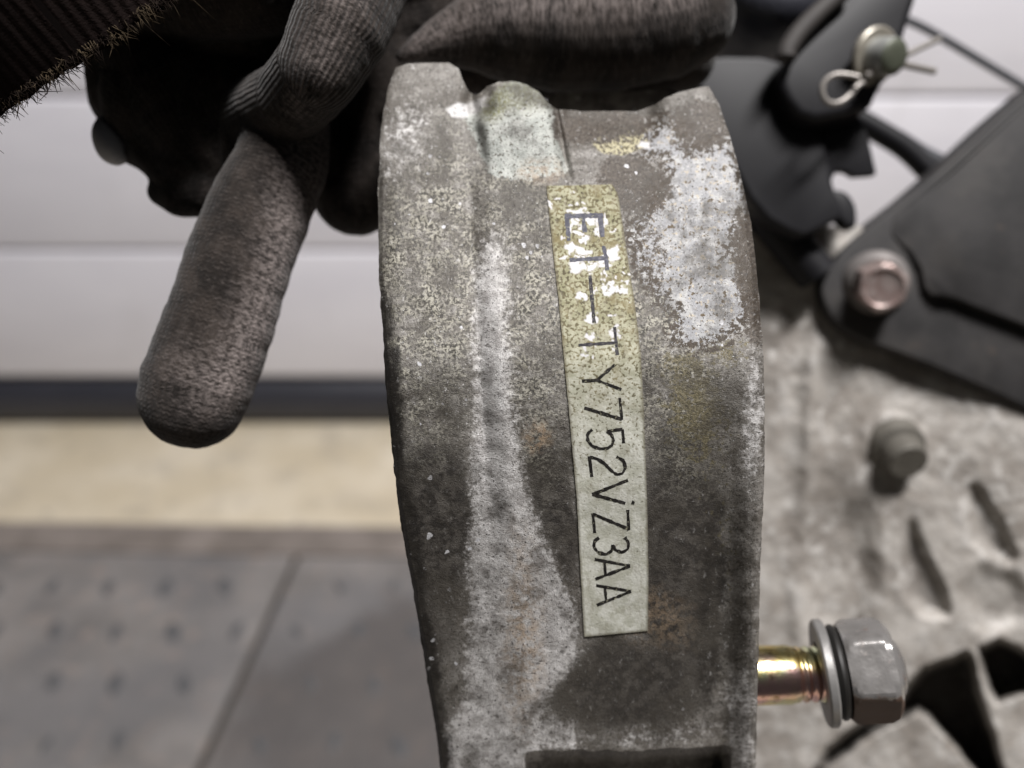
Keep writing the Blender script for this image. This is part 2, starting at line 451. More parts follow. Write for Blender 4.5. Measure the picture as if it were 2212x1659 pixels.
NW, NH = 430, 800
u = np.linspace(0, 1, NW)[None, :]; vv = np.linspace(0, 1, NH)[:, None]
ytop = np.interp(856 + u * (1528 - 856), [p[0] for p in TOP], [p[1] for p in TOP]) + 2.5 * fbm(u * 700, u * 0, 18, 3, 30)
Y = ytop + vv * (1740 - ytop)
jl = 5.0 * fbm(Y * 0, Y, 22, 4, 31); jr = 4.0 * fbm(Y * 0 + 50, Y, 22, 4, 33)
XL, XR = interp(Y, LEFT) + jl, interp(Y, RIGHT) + jr
X = XL + u * (XR - XL)
DZ = DEP(X, Y)
Vb = P(X, Y, DZ)

wx = X + 34 * fbm(X, Y, 60, 4, 70) + 14 * fbm(X, Y, 14, 3, 76)
wy = Y + 34 * fbm(X, Y, 60, 4, 80) + 14 * fbm(X, Y, 14, 3, 86)
BARE = [(1395, 330), (1403, 286), (1436, 266), (1470, 257), (1478, 282), (1461, 307), (1478, 328), (1544, 315), (1569, 307), (1586, 332), (1619, 456), (1602, 457), (1582, 515), (1561, 556), (1590, 544), (1611, 598), (1619, 681), (1565, 722), (1503, 747), (1461, 731), (1466, 664), (1420, 631), (1378, 565), (1362, 494), (1391, 457), (1428, 394), (1445, 373), (1436, 332)]
bare = sstep(-42, 30, polydist(wx * .45 + X * .55, wy * .45 + Y * .55, BARE))
pr_c = np.interp(Y, [400, 560, 700, 900, 1000, 1100, 1200, 1300, 1420, 1500, 1600, 1740], [1075, 1066, 1062, 1066, 1072, 1085, 1098, 1125, 1130, 1095, 1060, 1050])
pr_w = np.interp(Y, [400, 560, 700, 900, 1000, 1100, 1200, 1300, 1420, 1500, 1600, 1740], [20, 34, 36, 44, 55, 66, 86, 110, 120, 85, 110, 120])
pale = 1 - sstep(-34, 40, np.abs(wx * .6 + X * .4 - pr_c) - pr_w)
pale = pale * sstep(420, 600, Y)
pale = np.maximum(pale, 0.75 * blob(wx, wy, 1190, 1590, 75, 34, 8, .6))
pale = np.maximum(pale, 0.5 * blob(wx, wy, 1400, 1586, 160, 20, -3, .9))
pale = np.maximum(pale, 0.7 * blob(wx, wy, 1600, 1560, 32, 130, 0, .6))
pale = np.maximum(pale, 0.65 * blob(wx, wy, 1625, 900, 26, 160, 0, .7))
pale = np.maximum(pale, 0.55 * blob(wx, wy, 880, 300, 50, 90, 10, .7))
boss_m = sstep(-16, 16, polydist(wx * .4 + X * .6, wy * .4 + Y * .6, [(1000, 246), (1040, 235), (1068, 196), (1108, 172), (1150, 176), (1186, 215), (1200, 300), (1228, 372), (1135, 392), (1062, 378), (1036, 335)]))
speck = np.maximum.reduce([1.0 * blob(wx, wy, 930, 620, 120, 320, 3, .7), 0.95 * blob(wx, wy, 1130, 600, 105, 320, -4, .8), 0.9 * blob(wx, wy, 1440, 740, 110, 260, -8, .75), 0.6 * blob(wx, wy, 1150, 900, 90, 170, 0, .8)])
speck = speck * (1 - pale * .8)
rem = blob(wx * .4 + X * .6, wy * .4 + Y * .6, 1340, 300, 58, 34, -6, .3)
brown = np.maximum.reduce([blob(wx, wy, 1365, 395, 82, 58, 20, .5), blob(wx, wy, 1515, 275, 64, 54, 0, .5), 0.9 * blob(wx, wy, 1290, 265, 120, 42, 0, .5), blob(wx, wy, 1618, 560, 40, 110, -6, .7), 0.75 * blob(wx, wy, 1630, 690, 26, 60, 0, .5), .5 * blob(wx, wy, 1400, 540, 40, 130, -10, .5)])
brown = np.maximum(brown, 0.5 * blob(wx, wy, 1390, 520, 34, 110, -10, .8))
olive = np.maximum.reduce([0.76 * blob(wx, wy, 1500, 870, 70, 140, -8, .9), 0.8 * blob(wx, wy, 1470, 690, 14, 45, 0, .5), .6 * blob(wx, wy, 1560, 745, 66, 46, 20, .8), 0.35 * blob(wx, wy, 1560, 1150, 40, 200, 0, .7)])
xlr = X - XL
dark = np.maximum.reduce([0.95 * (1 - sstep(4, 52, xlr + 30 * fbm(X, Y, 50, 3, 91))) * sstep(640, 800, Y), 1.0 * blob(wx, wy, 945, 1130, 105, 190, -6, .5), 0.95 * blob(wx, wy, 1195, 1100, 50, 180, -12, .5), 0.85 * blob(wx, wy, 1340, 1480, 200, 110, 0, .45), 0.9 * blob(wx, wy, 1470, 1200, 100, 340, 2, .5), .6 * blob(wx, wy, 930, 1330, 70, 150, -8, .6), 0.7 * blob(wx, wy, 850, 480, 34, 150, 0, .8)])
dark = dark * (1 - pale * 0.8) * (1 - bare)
black = np.maximum(0.85 * blob(wx, wy, 1535, 1320, 42, 260, 2, .7), 0.95 * (1 - sstep(8, 52, xlr + 44 * fbm(X, Y, 60, 3, 93))) * sstep(420, 760, Y))  # groove shade painted in, plus a near-black strip down the left edge
chip = np.zeros_like(X)
for _ in range(60):
    cx, cy = random.choice([(920, 470), (1140, 570), (1420, 560), (940, 900), (1350, 470), (1600, 700), (890, 380), (870, 1150), (915, 1400), (1500, 1560), (945, 1250), (880, 1050)])
    cx += random.gauss(0, 50); cy += random.gauss(0, 60); r = random.uniform(1.5, 5.5)
    chip = np.maximum(chip, blob(X + .3 * (wx - X) + 5 * fbm(X, Y, 7, 2, 95), Y + .3 * (wy - Y) + 5 * fbm(X, Y, 7, 2, 97), cx, cy, r, r * random.uniform(.7, 1.6), random.uniform(0, 90), .35))
wchip = sstep(-3, 3, polydist(X + .2 * (wx - X), Y + .2 * (wy - Y), [(962, 236), (985, 222), (1010, 227), (1012, 252), (1000, 254), (975, 252)]))
wchip = np.maximum(wchip, 0.9 * sstep(-3, 3, polydist(X + .35 * (wx - X), Y + .35 * (wy - Y), [(1375, 316), (1383, 305), (1400, 306), (1403, 320), (1392, 319)])))
wchip = np.maximum(wchip, 0.5 * sstep(-5, 5, polydist(X + .3 * (wx - X), Y + .3 * (wy - Y), [(1008, 226), (1048, 208), (1052, 226), (1030, 246), (1008, 252)])))
mosss = blob(X, Y, 1062, 232, 26, 30, 35, .7) + 0.75 * blob(wx * .3 + X * .7, Y, 1110, 205, 80, 34, 0, .6)
rust = np.maximum.reduce([0.7 * blob(wx, wy, 1160, 945, 26, 28, 0, .6), .6 * blob(wx, wy, 1165, 375, 40, 24, 0, .7), 0.65 * blob(wx, wy, 1128, 1370, 36, 170, 0, .8), .4 * blob(wx, wy, 1400, 1330, 100, 50, 20, .7)])

attrs = dict(m_bare=bare, m_pale=pale, m_boss=boss_m, m_speck=speck, m_brown=brown, m_olive=olive, m_dark=dark, m_chip=chip, m_wchip=wchip, m_moss=np.clip(mosss, 0, 1), m_rust=rust, m_rem=rem, m_shade_black=black)
vec = dict(px=np.stack((X / 100, Y / 100, np.zeros_like(X)), -1))

m = M('weathered_cast_aluminium'); px = m.attr('px', True)
A = {k: m.attr(k) for k in attrs}
big = m.noise(px, 1.1, 5, 0.65); mid = m.noise(px, 3.5, 6, 0.7); fine = m.noise(px, 16, 4, 0.7); grain = m.noise(px, 42, 2, 0.6)
c = m.mix(m.ss(big, 0.38, 0.62), (0.108, 0.097, 0.084), (0.205, 0.192, 0.175))
c = m.mix(m.ss(mid, 0.46, 0.64), c, (0.27, 0.256, 0.238))
c = m.mix(m.op('MULTIPLY', m.ss(fine, 0.50, 0.62), 0.7), c, (0.075, 0.067, 0.058))
# olive and dark tones
def over(c, mask, col, nz, lo_=0.25, hi_=0.75, k=1.2):
    e = m.op('ADD', mask, m.op('MULTIPLY', m.op('SUBTRACT', nz, 0.5), k))
    f = m.op('MULTIPLY', m.ss(e, lo_, hi_), m.ss(mask, 0.0, 0.12)); return m.mix(f, c, col), f
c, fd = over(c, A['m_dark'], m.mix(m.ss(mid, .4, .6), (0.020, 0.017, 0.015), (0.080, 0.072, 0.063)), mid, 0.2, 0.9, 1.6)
c, _ = over(c, A['m_pale'], m.mix(m.ss(mid, .4, .6), (0.36, 0.345, 0.335), (0.58, 0.565, 0.555)), m.noise(px, 7, 5, 0.75), 0.3, 0.85, 2.0)
# speckled cream film with black dots
dots = m.noise(m.warp(px, 9, 0.10), 14, 3, 0.6)
spcol = m.mix(m.ss(dots, 0.45, 0.53), m.mix(m.ss(mid, .4, .6), (0.020, 0.018, 0.013), (0.065, 0.058, 0.044)), m.mix(m.ss(mid, .4, .6), (0.205, 0.192, 0.152), (0.37, 0.352, 0.295)))
c = m.mix(m.op('MULTIPLY', m.op('MULTIPLY', m.ss(A['m_speck'], 0.0, 0.9), m.ss(m.noise(px, 2.2, 6, 0.75), 0.38, 0.60)), 0.95), c, spcol)
c, _ = over(c, A['m_rem'], m.mix(m.ss(dots, 0.43, 0.50), (0.10, 0.085, 0.045), (0.40, 0.365, 0.24)), fine, 0.3, 0.6, 0.7)
c, _ = over(c, A['m_olive'], m.mix(m.ss(fine, .4, .6), (0.085, 0.072, 0.036), (0.19, 0.165, 0.10)), m.noise(px, 6, 6, 0.75), 0.42, 0.68, 2.6)
# bare grey aluminium with ochre freckles
bcol = m.mix(m.ss(mid, .35, .68), (0.235, 0.237, 0.247), (0.33, 0.33, 0.333))
bcol = m.mix(m.op('MULTIPLY', m.ss(m.noise(px, 2.4, 5, .7), 0.48, 0.62), 0.8), bcol, (0.40, 0.397, 0.39))
bcol = m.mix(m.op('MULTIPLY', m.ss(m.noise(px, 8, 4), 0.56, 0.66), 0.55), bcol, (0.47, 0.385, 0.25))
bcol = m.mix(m.ss(m.noise(px, 7.0, 3, 0.6), 0.595, 0.63), bcol, (0.10, 0.075, 0.045))
c, fb = over(c, A['m_bare'], bcol, m.noise(px, 6, 6, 0.8), 0.46, 0.54, 3.2)
c, _ = over(c, A['m_brown'], m.mix(m.ss(fine, .35, .65), (0.040, 0.031, 0.024), (0.115, 0.098, 0.082)), m.noise(px, 9, 5, 0.75), 0.40, 0.62, 2.4)
pit = m.op('MULTIPLY', m.op('MULTIPLY', m.op('MULTIPLY', A['m_bare'], m.op('SUBTRACT', 1.0, A['m_bare'])), 4.0), m.ss(m.noise(px, 8, 4, .7), 0.47, 0.54))
c = m.mix(m.ss(pit, .25, .5), c, (0.050, 0.038, 0.027))
# boss with greenish film
gcol = m.mix(m.ss(mid, .4, .6), (0.30, 0.315, 0.29), (0.42, 0.43, 0.40))
gcol = m.mix(m.ss(m.noise(px, 13, 2, .5), 0.60, 0.65), gcol, (0.085, 0.078, 0.06))
gcol = m.mix(m.op('MULTIPLY', A['m_moss'], m.ss(fine, 0.3, 0.6)), gcol, (0.155, 0.155, 0.075))
c, _ = over(c, A['m_boss'], gcol, m.noise(px, 8, 4, .7), 0.35, 0.65, 1.8)
c = m.mix(m.op('MULTIPLY', A['m_rust'], m.ss(m.noise(px, 6, 5), 0.38, 0.6)), c, (0.40, 0.29, 0.19))
c, _ = over(c, A['m_shade_black'], (0.022, 0.019, 0.016), m.noise(px, 4, 5, .7), 0.3, 0.9, 1.5)
c = m.mix(m.ss(A['m_chip'], 0.3, 0.7), c, (0.54, 0.54, 0.56))
c = m.mix(A['m_wchip'], c, (0.60, 0.59, 0.585))
grease = m.noise(px, 0.75, 6, 0.7)
c = m.mix(m.op('MULTIPLY', m.ss(grease, 0.47, 0.63), 0.72), c, (0.060, 0.053, 0.044))
c = m.mix(m.op('MULTIPLY', m.ss(m.noise(px, 5, 4, .7), 0.585, 0.68), 0.75), c, (0.040, 0.034, 0.028))
c = m.mix(m.op('MULTIPLY', m.op('MULTIPLY', m.ss(m.noise(m.scale_vec(px, (1.3, .8, 1)), 6.5, 4, .7), 0.60, 0.70), 0.75), m.op('SUBTRACT', 1.0, m.op('MULTIPLY', A['m_dark'], 0.7))), c, (0.46, 0.45, 0.44))
# salt and pepper grain of the sand casting
clean = m.op('SUBTRACT', 1.0, m.op('MULTIPLY', A['m_dark'], 0.85))
c = m.mix(m.op('MULTIPLY', clean, m.ss(m.noise(px, 22, 2), 0.665, 0.74)), c, (0.50, 0.51, 0.50))
c = m.mix(m.ss(m.noise(px, 19, 3), 0.585, 0.66), c, (0.035, 0.031, 0.027))
met = m.op('ADD', 0.12, m.op('MULTIPLY', fb, 0.25))
h = m.op('ADD', m.op('MULTIPLY', fine, 0.55), m.op('MULTIPLY', grain, 0.45))
rg = m.op('ADD', 0.40, m.op('MULTIPLY', mid, 0.22))
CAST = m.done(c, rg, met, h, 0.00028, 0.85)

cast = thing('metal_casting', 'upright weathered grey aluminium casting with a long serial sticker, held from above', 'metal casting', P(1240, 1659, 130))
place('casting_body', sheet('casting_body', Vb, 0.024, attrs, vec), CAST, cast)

m = M('dirty_aluminium'); o = m.obj()
n1 = m.noise(o, 260, 5); n2 = m.noise(o, 900, 3)
c = m.mix(m.ss(n1, 0.35, 0.65), (0.06, 0.052, 0.045), (0.16, 0.145, 0.125))
DIRTY = m.done(m.mix(m.ss(n2, 0.62, 0.72), c, (0.4, 0.39, 0.37)), 0.55, 0.1, n1, 0.0004)
prism('rear_wall', smooth_poly([(1175, 262), (1180, 205), (1215, 190), (1330, 187), (1450, 186), (1480, 205), (1470, 262)], 1), 147, 10, DIRTY, cast, 1.0)

# ---- sticker
SL = [(1180, 400), (1183, 432), (1196, 556), (1208, 660), (1217, 764), (1229, 888), (1246, 1079), (1254, 1234), (1262, 1375)]
SR = [(1334, 396), (1337, 432), (1356, 556), (1372, 660), (1384, 764), (1391, 888), (1398, 1079), (1401, 1234), (1400, 1363)]
ns_w, ns_h = 90, 500
us = np.linspace(0, 1, ns_w)[None, :]; vs_ = np.linspace(0, 1, ns_h)[:, None]
ys0 = 402 - 5 * us + 3 * fbm(us * 200, us * 0, 20, 2, 3); ys1 = 1376 - 13 * us
YS = ys0 + vs_ * (ys1 - ys0)
rnd_top = 20 * sstep(0.88, 1.0, us) ** 2 * sstep(0.04, 0.0, vs_)
XS = interp(YS, SL) + us * (interp(YS, SR) - interp(YS, SL)) + 1.2 * fbm(us * 0, YS, 14, 3, 12)
YS = YS + rnd_top
def DST(x, y):
    """the sticker bridges the casting's small roughness"""
    a = 0
    for dx, dy in ((0, 0), (-14, 0), (14, 0), (0, -14), (0, 14), (-9, -9), (9, 9), (-9, 9), (9, -9)): a = a + DEP(np.asarray(x) + dx, np.asarray(y) + dy)
    return a / 9 - 0.22
DS = DST(XS, YS)
stick_attr = dict(s_wear=np.clip(sstep(1250, 560, YS) + 0.0 * XS, 0, 1))
chips = [(600, 610, 45, 35), (700, 630, 55, 38), (945, 660, 48, 40), (640, 775, 58, 52), (765, 760, 42, 28), (850, 730, 42, 30), (905, 970, 42, 32), (990, 975, 35, 30), (875, 845, 18, 22), (965, 865, 14, 22), (890, 910, 22, 20), (680, 1000, 18, 22), (915, 1165, 25, 18), (770, 1195, 30, 45), (790, 950, 15, 20), (765, 1345, 28, 26), (700, 1475, 28, 20), (770, 1512, 14, 16), (950, 1300, 38, 45), (940, 1420, 20, 40), (620, 322, 85, 12), (690, 305, 40, 10), (600, 410, 22, 42), (645, 480, 25, 28), (700, 525, 22, 18), (765, 370, 40, 30), (810, 450, 12, 45), (510, 545, 16, 14), (865, 385, 18, 22), (660, 205, 18, 14), (580, 245, 25, 14), (600, 130, 15, 14), (470, 215, 18, 14), (400, 230, 9, 40), (1060, 910, 18, 18), (1075, 1045, 16, 14), (655, 370, 18, 40), (940, 480, 14, 12), (1050, 810, 16, 18), (545, 690, 16, 14), (700, 700, 70, 8)]
ch = np.zeros_like(XS)
sxw = XS + 38 * fbm(XS, YS, 13, 4, 14); syw = YS + 38 * fbm(XS, YS, 15, 4, 18)
for cx, cy, rx, ry in chips:
    ch = np.maximum(ch, blob(sxw, syw, 1080 + cx * .2604, 378 + cy * .2604, rx * .30, ry * .30, 0, .22))
stick_attr['s_chip'] = ch
edgex = np.minimum(us, 1 - us) * 150 + 0 * YS
stick_attr['s_edge'] = 1 - sstep(0, 7, np.minimum(edgex, (1 - vs_) * 980 + 0 * XS))
stick_attr['s_top'] = sstep(1000, 640, YS + 0 * XS)
m = M('aged_sticker_film'); px = m.attr('px', True)
wear, chp, tp = m.attr('s_wear'), m.attr('s_chip'), m.attr('s_top')
mid = m.noise(px, 3.0, 5, 0.65)
c = m.mix(m.ss(mid, .4, .6), (0.44, 0.44, 0.37), (0.60, 0.60, 0.54))
c = m.mix(tp, c, m.mix(m.ss(mid, .4, .6), (0.215, 0.205, 0.118), (0.33, 0.32, 0.22)))
dots = m.noise(m.warp(px, 9, 0.07), 14, 2, 0.5)
th = m.op('MULTIPLY_ADD', wear, 0.160, 0.32)
dd = m.ss(m.op('SUBTRACT', dots, th), 0.03, -0.035)
c = m.mix(m.op('MULTIPLY', dd, m.op('MULTIPLY_ADD', wear, 0.5, 0.5)), c, m.mix(m.ss(mid, .4, .6), (0.062, 0.05, 0.022), (0.15, 0.125, 0.06)))
patch = m.op('MULTIPLY', m.ss(m.noise(px, 2.2, 4), 0.5, 0.66), m.op('MULTIPLY', tp, 0.8))
c = m.mix(patch, c, (0.17, 0.14, 0.065))
smear = m.op('MULTIPLY', m.ss(m.noise(m.scale_vec(px, (1.6, .6, 1)), 4, 5, .7), 0.48, 0.72), 0.55)
c = m.mix(smear, c, (0.27, 0.25, 0.19))
c = m.mix(m.op('MULTIPLY', m.attr('s_edge'), 0.7), c, (0.09, 0.075, 0.045))
c = m.mix(chp, c, (0.54, 0.53, 0.54))
STICK = m.done(c, 0.62, 0, m.op('ADD', m.op('MULTIPLY', dots, 0.5), m.noise(px, 20, 2)), 0.00008, 0.6, 0.25)
st_me = sheet('serial_sticker', P(XS, YS, DS), 0.0003, stick_attr, dict(px=np.stack((XS / 100, YS / 100, 0 * XS), -1)))
sticker = place('serial_sticker', st_me, STICK, cast)

def ink(name, a, b, rough=0.5):
    m = M(name); o = m.obj(); n1 = m.noise(o, 1800, 4)
    return m.done(m.mix(m.ss(m.noise(o, 2600, 3), 0.60, 0.68), m.mix(m.ss(n1, .4, .7), a, b), (0.26, 0.25, 0.18)), 0.8, spec=0.15)
INK_F = ink('faded_grey_ink', (0.075, 0.075, 0.092), (0.14, 0.14, 0.165))
INK_M = ink('worn_black_ink', (0.03, 0.028, 0.032), (0.085, 0.08, 0.085))
INK_B = ink('black_ink', (0.012, 0.011, 0.010), (0.035, 0.032, 0.03))
def glyph(name, strokes, width, mat):
    """strokes: polylines in picture units laid on the sticker as thin raised ink"""
    vs, fs = [], []
    for pl_ in strokes:
        p = np.asarray(pl_, float)
        L = np.r_[0, np.cumsum(np.linalg.norm(np.diff(p, axis=0), axis=1))]
        n = max(3, int(L[-1] / 5)); t = np.linspace(0, L[-1], n)
        q = np.stack((np.interp(t, L, p[:, 0]), np.interp(t, L, p[:, 1])), -1)
        tg = np.gradient(q, axis=0); tg /= np.linalg.norm(tg, axis=1)[:, None]
        nn = np.stack((-tg[:, 1], tg[:, 0]), -1)
        ww = width * 0.56 * (1 + 0.16 * RNG.standard_normal(n)) * 1.0
        a = q + nn * ww[:, None]; b = q - nn * ww[:, None]
        rows = []
        for s_, off in ((a, 0.0), (a, 0.035), (b, 0.035), (b, 0.0)):
            rows.append(P(s_[:, 0], s_[:, 1], DST(s_[:, 0], s_[:, 1]) + 0.01 - off - 0.012 * len(vs) / max(1, len(vs) + 1)))
        base = sum(len(v) for v in vs); vs.append(np.concatenate(rows))
        for i in range(n - 1):
            for k in range(3):
                fs.append((base + k * n + i, base + k * n + i + 1, base + (k + 1) * n + i + 1, base + (k + 1) * n + i))
        fs.append((base, base + n, base + 2 * n, base + 3 * n)); fs.append((base + n - 1, base + 4 * n - 1, base + 3 * n - 1, base + 2 * n - 1))
    me = mesh(name, np.concatenate(vs), fs)
    bm = bmesh.new(); bm.from_mesh(me); bmesh.ops.recalc_face_normals(bm, faces=bm.faces); bm.to_mesh(me); bm.free()
    place(name, me, mat, sticker, False)
def c5(*p): return [(756 + x * .4154, 432 + y * .4154) for x, y in p]
def c7(*p): return [(1134 + x * .3905, 756 + y * .3905) for x, y in p]
glyph('letter', [c5((1116, 84), (1318, 80)), c5((1128, 90), (1138, 212)), c5((1212, 88), (1222, 168)), c5((1300, 86), (1314, 192))], 9.0, INK_F)
glyph('letter', [c5((1142, 312), (1330, 302)), c5((1318, 238), (1332, 300), (1338, 366))], 7.5, INK_F)
glyph('dash', [c5((1248, 392), (1270, 640))], 6.5, INK_M)
glyph('letter', [c5((1188, 755), (1386, 742)), c5((1376, 660), (1390, 806))], 5.8, INK_M)
glyph('letter', [c5((1378, 856), (1284, 937)), c5((1412, 986), (1284, 937)), c5((1284, 937), (1206, 942))], 5.6, INK_B)
glyph('digit', [c7((524, 264), (537, 386)), c7((537, 384), (328, 320))], 6.0, INK_B)
glyph('digit', [c7((540, 438), (546, 516)), c7((540, 438), (452, 450)), c7((452, 450), (478, 466), (490, 496), (482, 526), (456, 545), (414, 546), (372, 532), (347, 500), (346, 464), (372, 440))], 6.0, INK_B)
glyph('digit', [c7((356, 588), (370, 702)), c7((358, 592), (400, 602), (440, 628), (476, 666), (508, 690), (540, 682), (556, 652), (546, 612), (506, 590))], 6.0, INK_B)
glyph('letter', [c7((570, 720), (372, 800)), c7((372, 798), (556, 848))], 6.0, INK_B)
glyph('ink_dot', [c7((590, 842), (606, 848))], 6.5, INK_B)
glyph('letter', [c7((569, 884), (574, 996)), c7((576, 992), (374, 906)), c7((376, 904), (386, 1012))], 6.0, INK_B)
glyph('digit', [c7((552, 1036), (574, 1066), (570, 1102), (538, 1120), (500, 1108), (484, 1078)), c7((484, 1078), (482, 1110), (448, 1132), (404, 1120), (380, 1088), (386, 1056), (410, 1038))], 5.8, INK_B)
glyph('letter', [c7((386, 1158), (582, 1195)), c7((582, 1195), (390, 1268)), c7((440, 1170), (446, 1246))], 5.6, INK_B)
glyph('letter', [c7((394, 1303), (587, 1335)), c7((587, 1335), (398, 1412)), c7((442, 1312), (450, 1390))], 5.6, INK_B)

# ================================================================== BOLT in the casting's side
m = M('yellow_zinc'); o = m.obj()
n1 = m.noise(o, 300, 3); n2 = m.noise(o, 120, 2)
c = m.mix(m.ss(n1, 0.35, 0.65), (0.78, 0.62, 0.26), (0.62, 0.66, 0.42))
c = m.mix(m.ss(n2, 0.5, 0.65), c, (0.80, 0.52, 0.48))
c = m.mix(m.ss(m.noise(o, 500, 4), 0.56, 0.68), c, (0.25, 0.18, 0.08))
ZINC = m.done(c, 0.24, 1.0, m.noise(o, 1500, 2), 0.00004)
m = M('worn_steel_nut'); o = m.obj()
n1 = m.noise(o, 220, 5); n2 = m.noise(o, 500, 4)
hh = m.attr('under')
c = m.mix(m.ss(n1, .3, .7), (0.20, 0.19, 0.182), (0.29, 0.278, 0.27))
rustf = m.ss(m.op('ADD', m.op('MULTIPLY', hh, 0.45), n2), 0.60, 0.80)
c = m.mix(rustf, c, (0.10, 0.062, 0.045))
NUT = m.done(c, m.op('MULTIPLY_ADD', rustf, 0.35, 0.24), m.op('MULTIPLY_ADD', rustf, -0.45, 0.5), m.op('ADD', m.op('MULTIPLY', m.noise(o, 110, 2), 2.0), m.op('MULTIPLY', n2, .3)), 0.0003)
m = M('dull_zinc_washer'); o = m.obj()
n1 = m.noise(o, 300, 4)
WASH = m.done(m.mix(n1, (0.17, 0.165, 0.16), (0.38, 0.37, 0.36)), 0.42, 0.5, n1, 0.0001)

b0 = P(1600, 1459, 130); b1 = P(1900, 1453, 129)
ax1 = (b1 - b0) / np.linalg.norm(b1 - b0)
tilt = 0.10
ax2 = ax1 + tilt * CU - 0.16 * CB * -1; ax2 = ax2 / np.linalg.norm(ax2)
k = 130 / FPX / 1000.0
bolt = thing('bolt', 'yellow zinc bolt with grey hex nut and loose washers sticking out of the casting', 'bolt', b0)
rs = 61 * k
Ls = 112 * k
place('shank', revolve('shank', b0, ax1, [(0, rs), (Ls - 12 * k, rs), (Ls, rs * 0.94)], 64), ZINC, bolt, True, 40)
pitch = 19 * k
prof = [(Ls + t, rs * 0.95) for t in np.linspace(0, 110 * k, 130)]
place('thread', revolve('thread', b0, ax1, prof, 64, lambda t, r, th: r * (1.0 - 0.075 * (1 + np.cos(2 * np.pi * (t / pitch) - th)) * 0.5 * min(1.0, (t - Ls) / (8 * k)))), ZINC, bolt, True, 60)
m = M('black_washer'); BLACKW = m.done((0.012, 0.011, 0.010), 0.5)
wc = P(1770, 1453, 130)
def ringprof(ri, ro, t, bv): return [(0, ri), (0, ro - bv), (bv, ro), (t - bv, ro), (t, ro - bv), (t, ri), (0, ri)]
wo = thing('washer', 'pale grey flat washer loose on the bolt thread, next to the nut', 'washer', wc)
place('washer_ring', revolve('washer_ring', wc, ax2, ringprof(64 * k, 111 * k, 21 * k, 4 * k), 72, capped=False), WASH, wo, True, 40)
gc = wc + ax2 * 25 * k
rw = thing('washer', 'thin black washer squeezed between the pale washer and the nut', 'washer', gc)
place('washer_ring', revolve('washer_ring', gc, ax2, ringprof(64 * k, 98 * k, 22 * k, 8 * k), 72, capped=False), BLACKW, rw, True, 40)
nc = gc + ax2 * 23 * k
af = 95 * k     # half across flats
HN = 98 * k
def hexr(t, r, th):
    a = (th + R(22)) % (np.pi / 3) - np.pi / 6
    return np.minimum(af / np.cos(a), r)
prof = [(0, af * 1.02), (8 * k, af * 1.09), (16 * k, af * 1.125)] + [(t, af * 1.125) for t in np.linspace(20 * k, HN - 20 * k, 8)] + [(HN - 20 * k, af * 1.125), (HN - 8 * k, af * 1.06), (HN, af * 0.95), (HN + 2 * k, af * 0.7)]
for i_ in range(1, 9):
    a_ = i_ / 8 * math.pi / 2
    prof.append((HN + 2 * k + 24 * k * math.sin(a_), af * 0.68 * math.cos(a_) + 1e-5))
nme = revolve('nut', nc, ax2, prof, 144, hexr, hint=CU)
co = np.array([v.co for v in nme.vertices]); rel = (co - nc) @ (CU - 0.25 * CB)
at = nme.attributes.new('under', 'FLOAT', 'POINT'); at.data.foreach_set('value', sstep(-0.002, -0.0045, rel).astype(np.float32))
nt = place('nut', nme, NUT, bolt, True, 24)

# ================================================================== ENGINE at right
m = M('rough_engine_aluminium'); o = m.obj()
n1 = m.noise(o, 60, 5, .65); n2 = m.noise(o, 220, 4, .65)
c = m.mix(m.ss(n1, .38, .62), (0.235, 0.214, 0.192), (0.41, 0.385, 0.355))
c = m.mix(m.op('MULTIPLY', m.ss(m.noise(o, 35, 5, .7), 0.52, 0.68), 0.6), c, (0.20, 0.172, 0.145))
c = m.mix(m.ss(n2, .5, .7), c, (0.48, 0.46, 0.435))
c = m.mix(m.op('MULTIPLY', m.ss(n2, .48, .3), 0.5), c, (0.24, 0.21, 0.18))
gr = m.attr('darkening')
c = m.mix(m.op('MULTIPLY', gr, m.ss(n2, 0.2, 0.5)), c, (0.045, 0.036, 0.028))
ENG = m.done(c, 0.6, 0.05, m.op('ADD', n2, m.op('MULTIPLY', n1, 1.5)), 0.0005, 0.7)

def c9(*p): return [(1566 + .349 * x, 1080 + .349 * y) for x, y in p]
NWc, NHc = 330, 420
ue = np.linspace(0, 1, NWc)[None, :]; ve = np.linspace(0, 1, NHc)[:, None]
XE = 1560 + ue * 1100 + 0 * ve
yte = np.interp(XE, [1560, 1640, 1700, 1860, 1900, 2050, 2300, 2700], [470, 480, 492, 486, 600, 700, 760, 800])
YE = yte + ve * (2150 - yte)
ex = XE + 10 * fbm(XE, YE, 40, 3, 50); ey = YE + 10 * fbm(XE, YE, 40, 3, 55)
def rec(poly, soft=8): return sstep(-soft, soft, polydist(ex, ey, poly))
g_a = rec(c9((560, 1700), (640, 1560), (760, 1470), (1050, 1280), (1250, 1060), (1500, 965), (1525, 1010), (1545, 1180), (1610, 1350), (1720, 1750), (600, 1900)), 14)
g_a2 = rec(c9((1185, 1290), (1260, 1330), (1450, 1530), (1660, 1760), (1690, 2000), (450, 2000), (610, 1640), (900, 1440)), 12)
g_b = rec(c9((1585, 925), (1700, 895), (1800, 925), (1900, 1000), (1900, 1170), (1800, 1190), (1680, 1235), (1640, 1150)), 13)
def rec2(poly, a_, b_): return sstep(-a_, b_, polydist(ex, ey, poly))
g_c = rec2([(1962, 1165), (1967, 1143), (1995, 1210), (2020, 1255), (2037, 1321), (2002, 1317), (1975, 1290), (1962, 1240)], 26, 12)
g_d = rec2([(2103, 1060), (2120, 1080), (2150, 1130), (2180, 1205), (2160, 1200), (2112, 1160)], 28, 12)
g_e = blob(ex, ey, 1810, 1230, 75, 150, 0, .5)
